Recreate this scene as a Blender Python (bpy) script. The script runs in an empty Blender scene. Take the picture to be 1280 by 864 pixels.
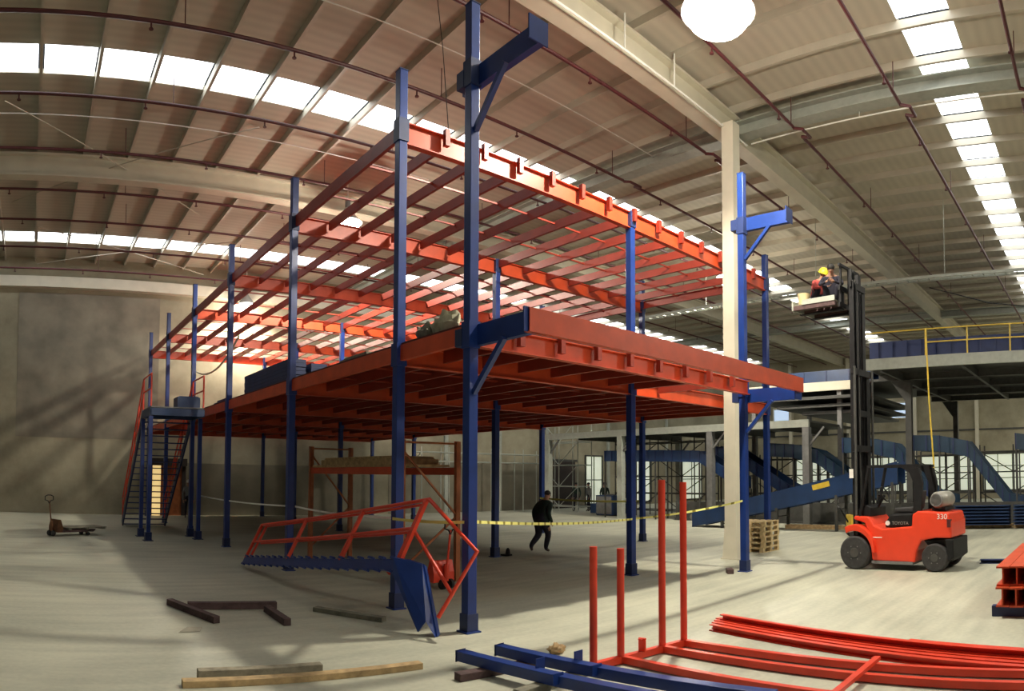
import bpy, math, random
from mathutils import Vector, Matrix
random.seed(7)
PI = math.pi
sc = bpy.context.scene
col = sc.collection
# World axes: X runs along the front rows of the mezzanine, Y runs along its long side to the far wall.

# ------------------------------------------------------------------ camera (a swept phone panorama: cylindrical)
F, V0 = 854.877, 561.952
cam = bpy.data.cameras.new('camera'); cam.type = 'PANO'; cam.panorama_type = 'CENTRAL_CYLINDRICAL'
cam.central_cylindrical_radius = 1.0
cam.central_cylindrical_range_u_min = -640 / F; cam.central_cylindrical_range_u_max = 640 / F
cam.central_cylindrical_range_v_min = (V0 - 864) / F; cam.central_cylindrical_range_v_max = V0 / F
cam.clip_end = 500
co = bpy.data.objects.new('camera', cam); col.objects.link(co); sc.camera = co
RX, RY, PHI = -0.0396, -0.004, 0.7055
co.matrix_world = Matrix.Translation((-5.5945, -7.4515, 2.1)) @ Matrix.Rotation(-PHI, 4, 'Z') @ Matrix.Rotation(-RX, 4, 'X') \
    @ Matrix.Rotation(RY, 4, 'Y') @ Matrix.Rotation(PI / 2, 4, 'X')

# ------------------------------------------------------------------ world, exposure
w = bpy.data.worlds.new('world'); sc.world = w; w.use_nodes = True
bg = w.node_tree.nodes['Background']; bg.inputs[0].default_value = (0.93, 0.96, 1.0, 1); bg.inputs[1].default_value = 0.08
sc.view_settings.view_transform = 'Standard'; sc.view_settings.look = 'None'
sc.view_settings.exposure = -0.1; sc.view_settings.gamma = 1.0; sc.view_settings.use_curve_mapping = False
LAMP_W = 3200.0       # each high-bay lamp
UPLIGHT = 0.24        # share that leaves the lamp sideways and up
SKY_E = 5.0           # daylight through the roof lights
sc.cycles.max_bounces = 6

# ------------------------------------------------------------------ materials
def mat(name, c, rough=0.5, metal=0.0, var=0.12, scale=6.0, bump=0.0, bscale=40.0, c2=None, emit=0.0, spec=0.5):
    m = bpy.data.materials.new(name); m.use_nodes = True; n = m.node_tree.nodes; l = m.node_tree.links
    b = n['Principled BSDF']; b.inputs['Roughness'].default_value = rough; b.inputs['Metallic'].default_value = metal
    b.inputs['Specular IOR Level'].default_value = spec
    tc = n.new('ShaderNodeTexCoord'); no = n.new('ShaderNodeTexNoise'); no.inputs['Scale'].default_value = scale
    no.inputs['Detail'].default_value = 6.0; l.new(tc.outputs['Object'], no.inputs['Vector'])
    cr = n.new('ShaderNodeValToRGB'); cr.color_ramp.elements[0].position = 0.3; cr.color_ramp.elements[1].position = 0.7
    c2 = c2 or tuple(min(1, v * (1 + var)) for v in c)
    cr.color_ramp.elements[0].color = (*[v * (1 - var) for v in c], 1); cr.color_ramp.elements[1].color = (*c2, 1)
    l.new(no.outputs['Fac'], cr.inputs['Fac']); l.new(cr.outputs['Color'], b.inputs['Base Color'])
    if bump:
        n2 = n.new('ShaderNodeTexNoise'); n2.inputs['Scale'].default_value = bscale; l.new(tc.outputs['Object'], n2.inputs['Vector'])
        bp = n.new('ShaderNodeBump'); bp.inputs['Strength'].default_value = bump; bp.inputs['Distance'].default_value = 0.02
        l.new(n2.outputs['Fac'], bp.inputs['Height']); l.new(bp.outputs['Normal'], b.inputs['Normal'])
    if emit:
        b.inputs['Emission Color'].default_value = (*c, 1); b.inputs['Emission Strength'].default_value = emit
    return m
MT = {}
MT['blue'] = mat('blue_paint', (0.010, 0.036, 0.19), 0.35, var=0.15, scale=3)
MT['navy'] = mat('navy_paint', (0.012, 0.026, 0.10), 0.5, var=0.2, scale=3)
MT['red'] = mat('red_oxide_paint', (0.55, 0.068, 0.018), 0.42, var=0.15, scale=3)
MT['joist'] = mat('red_oxide_shaded', (0.28, 0.030, 0.014), 0.45, var=0.15, scale=3)  # same red paint darkened: the shade on the joists is put into the colour
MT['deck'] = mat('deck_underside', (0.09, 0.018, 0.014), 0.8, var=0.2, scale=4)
MT['tube'] = mat('red_tube_paint', (0.72, 0.055, 0.022), 0.35, var=0.1, scale=4)
MT['floor'] = None
MT['roof'] = None
MT['steel_white'] = mat('cream_steel', (0.62, 0.58, 0.46), 0.5, var=0.06, scale=2)
MT['purlin'] = mat('purlin_steel', (0.46, 0.42, 0.335), 0.55, var=0.08, scale=2)
MT['pipe'] = mat('sprinkler_red', (0.075, 0.012, 0.014), 0.5, var=0.2, scale=4)
MT['conduit'] = mat('white_conduit', (0.8, 0.8, 0.74), 0.4, var=0.05)
MT['wood'] = mat('raw_timber', (0.42, 0.29, 0.14), 0.8, var=0.3, scale=9, bump=0.3)
MT['wood_grey'] = mat('grey_timber', (0.20, 0.19, 0.14), 0.85, var=0.3, scale=9, bump=0.3)
MT['wood_tan'] = mat('weathered_tan_timber', (0.27, 0.24, 0.17), 0.85, var=0.3, scale=9, bump=0.3)
MT['rust'] = mat('rusty_brown_paint', (0.16, 0.07, 0.03), 0.7, var=0.35, scale=9)
MT['wood_dark'] = mat('dark_timber', (0.085, 0.05, 0.048), 0.85, var=0.3, scale=9, bump=0.3)
MT['pallet'] = mat('pallet_wood', (0.55, 0.42, 0.22), 0.8, var=0.25, scale=12)
MT['black'] = mat('black_steel', (0.012, 0.012, 0.013), 0.55, var=0.3, scale=8, spec=0.25)
MT['rubber'] = mat('rubber', (0.035, 0.034, 0.034), 0.8, var=0.3, scale=10)
MT['fork_red'] = mat('forklift_orange_red', (0.80, 0.06, 0.022), 0.3, var=0.06, scale=3)
MT['grey'] = mat('grey_steel', (0.18, 0.18, 0.175), 0.5, var=0.15)
MT['lgrey'] = mat('light_grey_steel', (0.36, 0.38, 0.33), 0.5, var=0.1)
MT['dgrey'] = mat('dark_grey_steel', (0.06, 0.06, 0.055), 0.6, var=0.2)
MT['convblue'] = mat('conveyor_blue', (0.012, 0.04, 0.12), 0.4, var=0.2, scale=2)
MT['convteal'] = mat('conveyor_teal', (0.018, 0.05, 0.095), 0.4, var=0.2, scale=2)
MT['yellow'] = mat('safety_yellow', (0.72, 0.50, 0.05), 0.45, var=0.1)
MT['tape'] = None
MT['rackor'] = mat('rack_orange_brown', (0.33, 0.10, 0.03), 0.5, var=0.2)
MT['tarp'] = mat('canvas_rag', (0.42, 0.40, 0.28), 0.9, var=0.35, scale=6, bump=0.5, bscale=12)
MT['skin'] = mat('skin', (0.36, 0.19, 0.12), 0.6, var=0.08)
MT['hair'] = mat('hair', (0.012, 0.01, 0.009), 0.7)
MT['jacket'] = mat('dark_green_jacket', (0.012, 0.028, 0.022), 0.85, var=0.3, scale=8)
MT['trouser'] = mat('dark_trousers', (0.018, 0.017, 0.03), 0.85, var=0.3, scale=8)
MT['shoe'] = mat('brown_shoe', (0.05, 0.03, 0.022), 0.7)
MT['vestred'] = mat('red_vest', (0.50, 0.08, 0.07), 0.8, var=0.2)
MT['shirtgrey'] = mat('grey_shirt', (0.20, 0.20, 0.19), 0.85)
MT['helmet'] = mat('yellow_helmet', (0.80, 0.70, 0.03), 0.35, var=0.05)
MT['helmetw'] = mat('white_helmet', (0.7, 0.7, 0.66), 0.35, var=0.05)
MT['cream'] = mat('cream_plastic', (0.75, 0.60, 0.32), 0.6)
MT['gas'] = mat('gas_cylinder_grey', (0.30, 0.29, 0.25), 0.4, var=0.15)
MT['paper'] = mat('scrap_card', (0.30, 0.28, 0.22), 0.9)
MT['white'] = mat('white_print', (0.85, 0.82, 0.76), 0.6, var=0.03)
MT['pale'] = mat('pale_panel', (0.70, 0.68, 0.52), 0.7, var=0.06)
MT['lampglass'] = mat('lamp_glass', (1.0, 0.95, 0.84), 0.5, var=0.0, emit=60.0)
MT['shade'] = mat('lamp_reflector', (0.55, 0.55, 0.52), 0.35, metal=0.6)
MT['sky'] = mat('roof_light_sheet', (0.92, 0.97, 1.0), 0.6, var=0.0, emit=SKY_E)
MT['pane'] = mat('daylit_pane', (0.80, 0.86, 0.70), 0.4, var=0.04, emit=0.45)
MT['panebl'] = mat('daylit_blue_pane', (0.55, 0.70, 0.92), 0.4, var=0.03, emit=0.75)
MT['doorlit'] = mat('lit_doorway', (0.95, 0.68, 0.28), 0.6, var=0.05, emit=0.8)
MT['doordark'] = mat('dark_door', (0.03, 0.02, 0.018), 0.7)

def nodes(m):
    return m.node_tree.nodes, m.node_tree.links, m.node_tree.nodes['Principled BSDF']
def floor_material():
    m = bpy.data.materials.new('polished_concrete'); m.use_nodes = True; n, l, b = nodes(m)
    tc = n.new('ShaderNodeTexCoord')
    a = n.new('ShaderNodeTexNoise'); a.inputs['Scale'].default_value = 0.45; a.inputs['Detail'].default_value = 9; l.new(tc.outputs['Object'], a.inputs['Vector'])
    mp = n.new('ShaderNodeMapping'); mp.inputs['Rotation'].default_value = (0, 0, 0.5); mp.inputs['Scale'].default_value = (0.35, 3.0, 1); l.new(tc.outputs['Object'], mp.inputs['Vector'])
    s = n.new('ShaderNodeTexNoise'); s.inputs['Scale'].default_value = 1.2; s.inputs['Detail'].default_value = 8; l.new(mp.outputs['Vector'], s.inputs['Vector'])
    f = n.new('ShaderNodeTexNoise'); f.inputs['Scale'].default_value = 14; f.inputs['Detail'].default_value = 6; l.new(tc.outputs['Object'], f.inputs['Vector'])
    m1 = n.new('ShaderNodeMath'); m1.operation = 'ADD'; l.new(a.outputs['Fac'], m1.inputs[0]); l.new(s.outputs['Fac'], m1.inputs[1])
    m2 = n.new('ShaderNodeMath'); m2.operation = 'MULTIPLY_ADD'; m2.inputs[1].default_value = 0.5; l.new(f.outputs['Fac'], m2.inputs[0]); l.new(m1.outputs[0], m2.inputs[2])
    cr = n.new('ShaderNodeValToRGB'); e = cr.color_ramp.elements; e[0].position = 0.85; e[1].position = 1.6
    m3 = n.new('ShaderNodeMath'); m3.operation = 'MULTIPLY'; m3.inputs[1].default_value = 0.62; l.new(m2.outputs[0], m3.inputs[0])
    e[0].position = 0.55; e[1].position = 0.95; e[0].color = (0.31, 0.315, 0.25, 1); e[1].color = (0.50, 0.495, 0.385, 1)
    l.new(m3.outputs[0], cr.inputs['Fac']); l.new(cr.outputs['Color'], b.inputs['Base Color'])
    b.inputs['Roughness'].default_value = 0.55
    bp = n.new('ShaderNodeBump'); bp.inputs['Strength'].default_value = 0.06; l.new(f.outputs['Fac'], bp.inputs['Height']); l.new(bp.outputs['Normal'], b.inputs['Normal'])
    return m
def roof_material():
    m = bpy.data.materials.new('roof_deck'); m.use_nodes = True; n, l, b = nodes(m)
    tc = n.new('ShaderNodeTexCoord')
    wv = n.new('ShaderNodeTexWave'); wv.bands_direction = 'Y'; wv.inputs['Scale'].default_value = 1.1; wv.inputs['Distortion'].default_value = 0.2; l.new(tc.outputs['Object'], wv.inputs['Vector'])
    a = n.new('ShaderNodeTexNoise'); a.inputs['Scale'].default_value = 0.8; a.inputs['Detail'].default_value = 6; l.new(tc.outputs['Object'], a.inputs['Vector'])
    mx = n.new('ShaderNodeMix'); mx.data_type = 'RGBA'; mx.inputs['A'].default_value = (0.46, 0.42, 0.335, 1); mx.inputs['B'].default_value = (0.56, 0.52, 0.42, 1)
    l.new(a.outputs['Fac'], mx.inputs['Factor'])
    m2 = n.new('ShaderNodeMix'); m2.data_type = 'RGBA'; m2.blend_type = 'MULTIPLY'; m2.inputs['Factor'].default_value = 0.09
    l.new(mx.outputs['Result'], m2.inputs['A']); l.new(wv.outputs['Color'], m2.inputs['B']); l.new(m2.outputs['Result'], b.inputs['Base Color'])
    b.inputs['Roughness'].default_value = 0.8
    bp = n.new('ShaderNodeBump'); bp.inputs['Strength'].default_value = 0.15; bp.inputs['Distance'].default_value = 0.02; l.new(wv.outputs['Fac'], bp.inputs['Height']); l.new(bp.outputs['Normal'], b.inputs['Normal'])
    return m
def wall_material():
    m = bpy.data.materials.new('rendered_wall'); m.use_nodes = True; n, l, b = nodes(m)
    tc = n.new('ShaderNodeTexCoord')
    a = n.new('ShaderNodeTexNoise'); a.inputs['Scale'].default_value = 0.35; a.inputs['Detail'].default_value = 9; a.inputs['Roughness'].default_value = 0.65; l.new(tc.outputs['Object'], a.inputs['Vector'])
    cr = n.new('ShaderNodeValToRGB'); e = cr.color_ramp.elements; e[0].position = 0.35; e[1].position = 0.68
    e[0].color = (0.23, 0.205, 0.14, 1); e[1].color = (0.41, 0.375, 0.265, 1)
    l.new(a.outputs['Fac'], cr.inputs['Fac']); l.new(cr.outputs['Color'], b.inputs['Base Color']); b.inputs['Roughness'].default_value = 0.9
    f = n.new('ShaderNodeTexNoise'); f.inputs['Scale'].default_value = 9; f.inputs['Detail'].default_value = 6; l.new(tc.outputs['Object'], f.inputs['Vector'])
    bp = n.new('ShaderNodeBump'); bp.inputs['Strength'].default_value = 0.15; l.new(f.outputs['Fac'], bp.inputs['Height']); l.new(bp.outputs['Normal'], b.inputs['Normal'])
    return m
def tape_material():
    m = bpy.data.materials.new('caution_tape'); m.use_nodes = True; n, l, b = nodes(m)
    tc = n.new('ShaderNodeTexCoord'); wv = n.new('ShaderNodeTexWave'); wv.inputs['Scale'].default_value = 1.6; l.new(tc.outputs['Object'], wv.inputs['Vector'])
    cr = n.new('ShaderNodeValToRGB'); e = cr.color_ramp.elements; e[0].position = 0.12; e[1].position = 0.2; e[0].color = (0.25, 0.22, 0.03, 1); e[1].color = (0.85, 0.82, 0.25, 1)
    l.new(wv.outputs['Fac'], cr.inputs['Fac']); l.new(cr.outputs['Color'], b.inputs['Base Color']); b.inputs['Roughness'].default_value = 0.5
    return m
MT['floor'] = floor_material(); MT['roof'] = roof_material(); MT['wall'] = wall_material(); MT['tape'] = tape_material()
MT['wallpatch'] = mat('grey_render_patch', (0.23, 0.205, 0.155), 0.9, var=0.3, scale=0.8)
MT['dado'] = mat('grey_lower_render', (0.20, 0.18, 0.13), 0.9, var=0.25, scale=0.7)

# ------------------------------------------------------------------ mesh builder
class MB:
    def __init__(s): s.v = []; s.f = []
    def add(s, vs, fs):
        o = len(s.v); s.v += [tuple(p) for p in vs]; s.f += [tuple(i + o for i in f) for f in fs]; return s
    def box(s, x0, x1, y0, y1, z0, z1):
        return s.add([(x0,y0,z0),(x1,y0,z0),(x1,y1,z0),(x0,y1,z0),(x0,y0,z1),(x1,y0,z1),(x1,y1,z1),(x0,y1,z1)],
                     [(0,3,2,1),(4,5,6,7),(0,1,5,4),(1,2,6,5),(2,3,7,6),(3,0,4,7)])
    def frame(s, p, q, up=None):
        p, q = Vector(p), Vector(q); d = (q - p).normalized()
        u = Vector(up) if up else (Vector((0,0,1)) if abs(d.z) < 0.95 else Vector((1,0,0)))
        x = d.cross(u).normalized(); return p, q, x, x.cross(d).normalized()
    def sweep(s, p, q, prof, up=None):            # closed profile [(side, up)] from p to q
        p, q, x, u = s.frame(p, q, up); n = len(prof)
        vs = [p + x*a + u*b for a, b in prof] + [q + x*a + u*b for a, b in prof]
        return s.add(vs, [(i, (i+1) % n, n + (i+1) % n, n + i) for i in range(n)] + [tuple(range(n-1, -1, -1)), tuple(range(n, 2*n))])
    def bar(s, p, q, w, h, up=None, du=0.0):
        return s.sweep(p, q, [(-w/2, du-h/2), (w/2, du-h/2), (w/2, du+h/2), (-w/2, du+h/2)], up)
    def ibeam(s, p, q, w, h, t=0.014):            # p, q on the bottom centre line
        T = t * 1.2
        return s.sweep(p, q, [(-w/2,0),(w/2,0),(w/2,T),(t/2,T),(t/2,h-T),(w/2,h-T),(w/2,h),(-w/2,h),(-w/2,h-T),(-t/2,h-T),(-t/2,T),(-w/2,T)])
    def chan(s, p, q, w, h, t=0.012, side=1):     # C section, web at one side
        return s.sweep(p, q, [(side*a, b) for a, b in ((0,0),(w,0),(w,t),(t,t),(t,h-t),(w,h-t),(w,h),(0,h))])
    def tube(s, pts, r, n=10, closed=False):
        pts = [Vector(p) for p in pts]; N = len(pts); rings = []
        ref = None
        for i, p in enumerate(pts):
            a = pts[max(i-1, 0)]; b = pts[min(i+1, N-1)]
            d = (b - a).normalized()
            if ref is None: ref = d.orthogonal().normalized()
            x = (ref - d * ref.dot(d)).normalized(); ref = x; y = d.cross(x)
            rings.append([p + x * r * math.cos(2*PI*k/n) + y * r * math.sin(2*PI*k/n) for k in range(n)])
        o = len(s.v); s.v += [tuple(v) for R in rings for v in R]
        for i in range(N-1):
            for k in range(n): s.f.append((o+i*n+k, o+i*n+(k+1) % n, o+(i+1)*n+(k+1) % n, o+(i+1)*n+k))
        s.f.append(tuple(o+k for k in range(n-1, -1, -1))); s.f.append(tuple(o+(N-1)*n+k for k in range(n)))
        return s
    def lathe(s, prof, c, axis='Z', n=24):        # prof [(r, h)]
        o = len(s.v); c = Vector(c)
        for r, h in prof:
            for k in range(n):
                a = 2*PI*k/n; p = (r*math.cos(a), r*math.sin(a), h)
                p = {'Z': p, 'X': (p[2], p[0], p[1]), 'Y': (p[1], p[2], p[0])}[axis]
                s.v.append(tuple(c + Vector(p)))
        for i in range(len(prof)-1):
            for k in range(n): s.f.append((o+i*n+k, o+i*n+(k+1) % n, o+(i+1)*n+(k+1) % n, o+(i+1)*n+k))
        s.f.append(tuple(o+k for k in range(n-1, -1, -1))); s.f.append(tuple(o+(len(prof)-1)*n+k for k in range(n)))
        return s
    def prism(s, poly, axis, t0, t1):             # polygon in the plane across 'axis'; X: (y,z)  Y: (x,z)  Z: (x,y)
        m = {'X': lambda a, b, t: (t, a, b), 'Y': lambda a, b, t: (a, t, b), 'Z': lambda a, b, t: (a, b, t)}[axis]
        n = len(poly); vs = [m(a, b, t0) for a, b in poly] + [m(a, b, t1) for a, b in poly]
        return s.add(vs, [(i, (i+1) % n, n+(i+1) % n, n+i) for i in range(n)] + [tuple(range(n-1, -1, -1)), tuple(range(n, 2*n))])
    def sphere(s, c, rx, ry=None, rz=None, n=14, m=8):
        ry = ry or rx; rz = rz or rx
        prof = [(max(1e-4, math.sin(PI*i/m)), -math.cos(PI*i/m)) for i in range(m+1)]
        o = len(s.v); s.lathe(prof, (0,0,0), 'Z', n)
        for i in range(o, len(s.v)):
            x, y, z = s.v[i]; s.v[i] = (c[0]+x*rx, c[1]+y*ry, c[2]+z*rz)
        return s
    def build(s, name, m, parent=None, smooth=False, bevel=0.0, world=False):
        if world and parent:
            b = parent.location if parent.parent is None else parent.parent.location
            s.v = [(x-b.x, y-b.y, z-b.z) for x, y, z in s.v]
        me = bpy.data.meshes.new(name); me.from_pydata(s.v, [], s.f); me.validate()
        import bmesh
        bm = bmesh.new(); bm.from_mesh(me); bmesh.ops.recalc_face_normals(bm, faces=bm.faces); bm.to_mesh(me); bm.free()
        if m: me.materials.append(MT[m] if isinstance(m, str) else m)
        if smooth:
            for p in me.polygons: p.use_smooth = True
            try: me.set_sharp_from_angle(angle=math.radians(40))
            except Exception: pass
        o = bpy.data.objects.new(name, me); col.objects.link(o)
        if parent: o.parent = parent
        if bevel:
            bv = o.modifiers.new('bevel', 'BEVEL'); bv.width = bevel; bv.segments = 2; bv.limit_method = 'ANGLE'; bv.angle_limit = 0.7
        return o
def tag(o, label, cat, group=None):
    o['label'] = label; o['category'] = cat
    if group: o['group'] = group
    return o
def thing(name, label, cat, loc=(0,0,0), rz=0.0, group=None):
    o = bpy.data.objects.new(name, None); col.objects.link(o); o.location = loc; o.rotation_euler = (0,0,rz); o.empty_display_size = 0.2
    return tag(o, label, cat, group)
def struct(o): o['kind'] = 'structure'; return o
def share(src, name, parent, loc, rot=(0,0,0)):
    c = src.copy(); c.name = name; col.objects.link(c); c.parent = parent; c.location = loc; c.rotation_euler = rot; return c
def copy_tree(o, parent=None):
    c = o.copy(); col.objects.link(c); c.parent = parent
    for ch in list(o.children): copy_tree(ch, c)
    return c
def text(body, size, m, parent, mw, name='lettering', ext=0.002):
    cu = bpy.data.curves.new('t', 'FONT'); cu.body = body; cu.size = size; cu.extrude = ext; cu.align_x = 'CENTER'; cu.align_y = 'CENTER'
    t = bpy.data.objects.new('t', cu); col.objects.link(t); dg = bpy.context.evaluated_depsgraph_get()
    me = bpy.data.meshes.new_from_object(t.evaluated_get(dg)); bpy.data.objects.remove(t); me.materials.clear(); me.materials.append(MT[m])
    o = bpy.data.objects.new(name, me); col.objects.link(o); o.parent = parent; o.matrix_local = mw; return o

# ================================================================== THE SETTING
ROOF = 12.2
X0, X1, Y0, YW = -32.0, 48.0, -34.0, 25.0
struct(MB().box(X0, X1+0.3, Y0, YW+0.3, -0.3, 0).build('floor', 'floor'))
wl = struct(MB().box(X0, X1+0.3, YW, YW+0.3, 0, ROOF).build('wall_left', 'wall'))
wr = struct(MB().box(X1, X1+0.3, Y0, YW, 0, ROOF).build('wall_right', 'wall'))
# roof deck in strips between the roof-light rows
SKYROWS = [(-16.2, -15.0), (-4.38, -3.18), (8.55, 9.75), (21.5, 22.75)]
ceil = MB(); y = Y0
for a, b in SKYROWS: ceil.box(X0, X1, y, a, ROOF, ROOF+0.12); y = b
ceil.box(X0, X1, y, YW, ROOF, ROOF+0.12)
ceiling = struct(ceil.build('ceiling', 'roof'))
PX = [0.14 + 1.43*k for k in range(-22, 34)]
pur = MB().box(-0.04, 0.04, Y0, YW, 12.0, ROOF).build('purlin', 'purlin', ceiling)
pur.location = (PX[0], 0, 0)
for x in PX[1:]: share(pur, 'purlin', ceiling, (x, 0, 0))
for a, b in SKYROWS[1:]:
    pn = None
    for x in PX[:-1]:
        if not -9.5 < x < 47: continue
        if a == SKYROWS[1][0] and x < -2: continue
        if pn is None:
            pn = MB().box(0.08, 1.35, a, b, ROOF+0.02, ROOF+0.06).build('roof_light', 'sky', ceiling); pn.location = (x, 0, 0)
        else: share(pn, 'roof_light', ceiling, (x, 0, 0))
MB().box(X0, X1, SKYROWS[0][0], SKYROWS[0][1], ROOF+0.02, ROOF+0.06).build('roof_light', 'sky', ceiling)
for b in ((X0, -9.6),):                      # rows closed beyond the last sheet
    for r in SKYROWS[1:]: MB().box(b[0], b[1], r[0], r[1], ROOF, ROOF+0.1).build('roof_sheet', 'roof', ceiling)
MB().box(-9.6, -2.6, SKYROWS[1][0], SKYROWS[1][1], ROOF, ROOF+0.1).build('roof_sheet', 'roof', ceiling)
# deep cream girders along X and the tie beam along Y on the column line
for yy in (-9.7, 2.1, 13.9):
    MB().ibeam((X0, yy, 11.28), (X1, yy, 11.28), 0.42, 0.72, 0.05).build('girder', 'steel_white', ceiling)
MB().box(X0, X1, YW-0.4, YW, 10.7, 11.2).build('girder', 'steel_white', ceiling)
for xx in (-13.5, 10.6, 34.5):
    MB().ibeam((xx, Y0, 11.5), (xx, YW-0.5, 11.5), 0.45, 0.4, 0.03).build('tie_beam', 'lgrey', ceiling)
for (p, q) in (((-6.5, 10.2, 11.7), (0.4, 17.0, 11.7)), ((0.4, 10.2, 11.7), (-6.5, 17.0, 11.7)), ((-5.5, 19.5, 11.7), (2.5, 24.4, 11.7)), ((2.5, 19.5, 11.7), (-5.5, 24.4, 11.7))):
    MB().tube([p, q], 0.018, 6).build('cross_brace', 'purlin', ceiling)
# cream warehouse columns
def wcol(x, y, h, m='steel_white', par=None):
    o = MB().box(x-0.17, x+0.17, y-0.17, y+0.17, 0, h); o.box(x-0.19, x+0.19, y-0.19, y+0.19, 0, 0.9)
    return o
WC = thing('building_column', 'cream steel building column rising to the roof beside the blue post', 'column', (9.42, 1.58, 0))
MB().box(-0.17, 0.17, -0.17, 0.17, 0, 11.28).build('shaft', 'steel_white', WC)
MB().prism([(-0.25, -0.25), (0.25, -0.25), (0.25, 0.25), (-0.25, 0.25)], 'Z', 0, 0.03).build('base_plate', 'steel_white', WC)
c = MB(); c.add([(-0.22,-0.22,0.03),(0.22,-0.22,0.03),(0.22,0.22,0.03),(-0.22,0.22,0.03),(-0.172,-0.172,0.8),(0.172,-0.172,0.8),(0.172,0.172,0.8),(-0.172,0.172,0.8)],
                [(0,3,2,1),(4,5,6,7),(0,1,5,4),(1,2,6,5),(2,3,7,6),(3,0,4,7)]); c.build('plinth', 'steel_white', WC)
# wall features, left wall
MB().box(-6.3, 0.5, YW-0.025, YW, 3.6, 10.5).build('render_patch', 'wallpatch', wl)
MB().box(1.6, 12.2, YW-0.03, YW, 0.0, 2.55).build('render_dado', 'dado', wl)
MB().box(13.2, 29.0, YW-0.03, YW, 0.0, 2.9).build('render_dado', 'dado', wl)
for k, xx in enumerate((17.0, 21.0, 25.0, 31.0, 38.0)):
    MB().box(xx-0.12, xx+0.12, YW-0.12, YW, 0, 11.0).build('wall_rib', 'lgrey', wl)
d1 = struct(MB().box(0.3, 1.75, YW-0.06, YW-0.02, 0, 2.4).build('door_1', 'doorlit'))
MB().box(0.72, 1.75, YW-0.1, YW-0.06, 0, 2.4).build('door_leaf', 'rackor', d1)
MB().box(0.1, 2.0, YW-0.16, YW-0.01, 2.4, 2.75).build('lintel', 'doordark', d1)
for xx in (0.2, 1.85): MB().box(xx-0.1, xx+0.1, YW-0.12, YW-0.01, 0, 2.4).build('jamb', 'doordark', d1)
d2 = struct(MB().box(25.6, 27.6, YW-0.08, YW-0.02, 0, 3.1).build('door_2', 'doordark'))
MB().box(25.4, 27.8, YW-0.1, YW-0.02, 3.1, 3.25).build('lintel', 'dgrey', d2)
def window(n, axis, p, u0, u1, z0, z1, nu, nz, m, frame='steel_white'):
    """glazed opening lying on a wall: axis 'X' on the right wall, 'Y' on the left wall"""
    def bx(mb, a0, a1, b0, b1, d0, d1):
        return mb.box(p-d1, p-d0, a0, a1, b0, b1) if axis == 'X' else mb.box(a0, a1, p-d1, p-d0, b0, b1)
    fr = MB()
    for a0, a1, b0, b1 in ((u0, u1, z0, z0+0.08), (u0, u1, z1-0.08, z1), (u0, u0+0.08, z0+0.08, z1-0.08), (u1-0.08, u1, z0+0.08, z1-0.08)): bx(fr, a0, a1, b0, b1, 0, 0.12)
    W = struct(fr.build('window_%d' % n, frame))
    du = (u1-u0-0.16)/nu; dz = (z1-z0-0.16)/nz
    for i in range(nu):
        for j in range(nz):
            bx(MB(), u0+0.08+i*du+0.03, u0+0.08+(i+1)*du-0.03, z0+0.08+j*dz+0.03, z0+0.08+(j+1)*dz-0.03, 0.01, 0.04).build('pane', m, W)
    for i in range(1, nu): bx(MB(), u0+0.08+i*du-0.03, u0+0.08+i*du+0.03, z0+0.08, z1-0.08, 0.02, 0.08).build('mullion', frame, W)
    for j in range(1, nz): bx(MB(), u0+0.08, u1-0.08, z0+0.08+j*dz-0.03, z0+0.08+j*dz+0.03, 0.02, 0.07).build('transom', frame, W)
    return W
wn = 0
RIBS = (-12.0, -7.5, -3.0, 2.5, 7.6, 13.4, 18.8)
for i, yy in enumerate(RIBS):
    MB().box(X1-0.3, X1, yy-0.14, yy+0.14, 0, 11.9).build('wall_column', 'steel_white', wr)
for i in range(len(RIBS)-1):
    wn += 1; window(wn, 'X', X1, RIBS[i]+0.35, RIBS[i+1]-0.35, 0.6, 3.6, 4, 3, 'pane', 'dgrey')
MB().box(X1-0.08, X1, -12, 24.5, 5.45, 5.58).build('wall_rail', 'dgrey', wr)
for (a, b) in ((8.1, 9.7), (18.6, 20.6)):
    wn += 1; window(wn, 'X', X1, a, b, 6.6, 8.0, 1, 1, 'panebl')
for (a, b, z) in ((28.6, 30.4, 3.6), (33.0, 36.0, 3.6), (40.0, 43.0, 3.6)):
    wn += 1; window(wn, 'Y', YW, a, b, 0.15, z, 2, 2, 'pane', 'dgrey')

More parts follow.
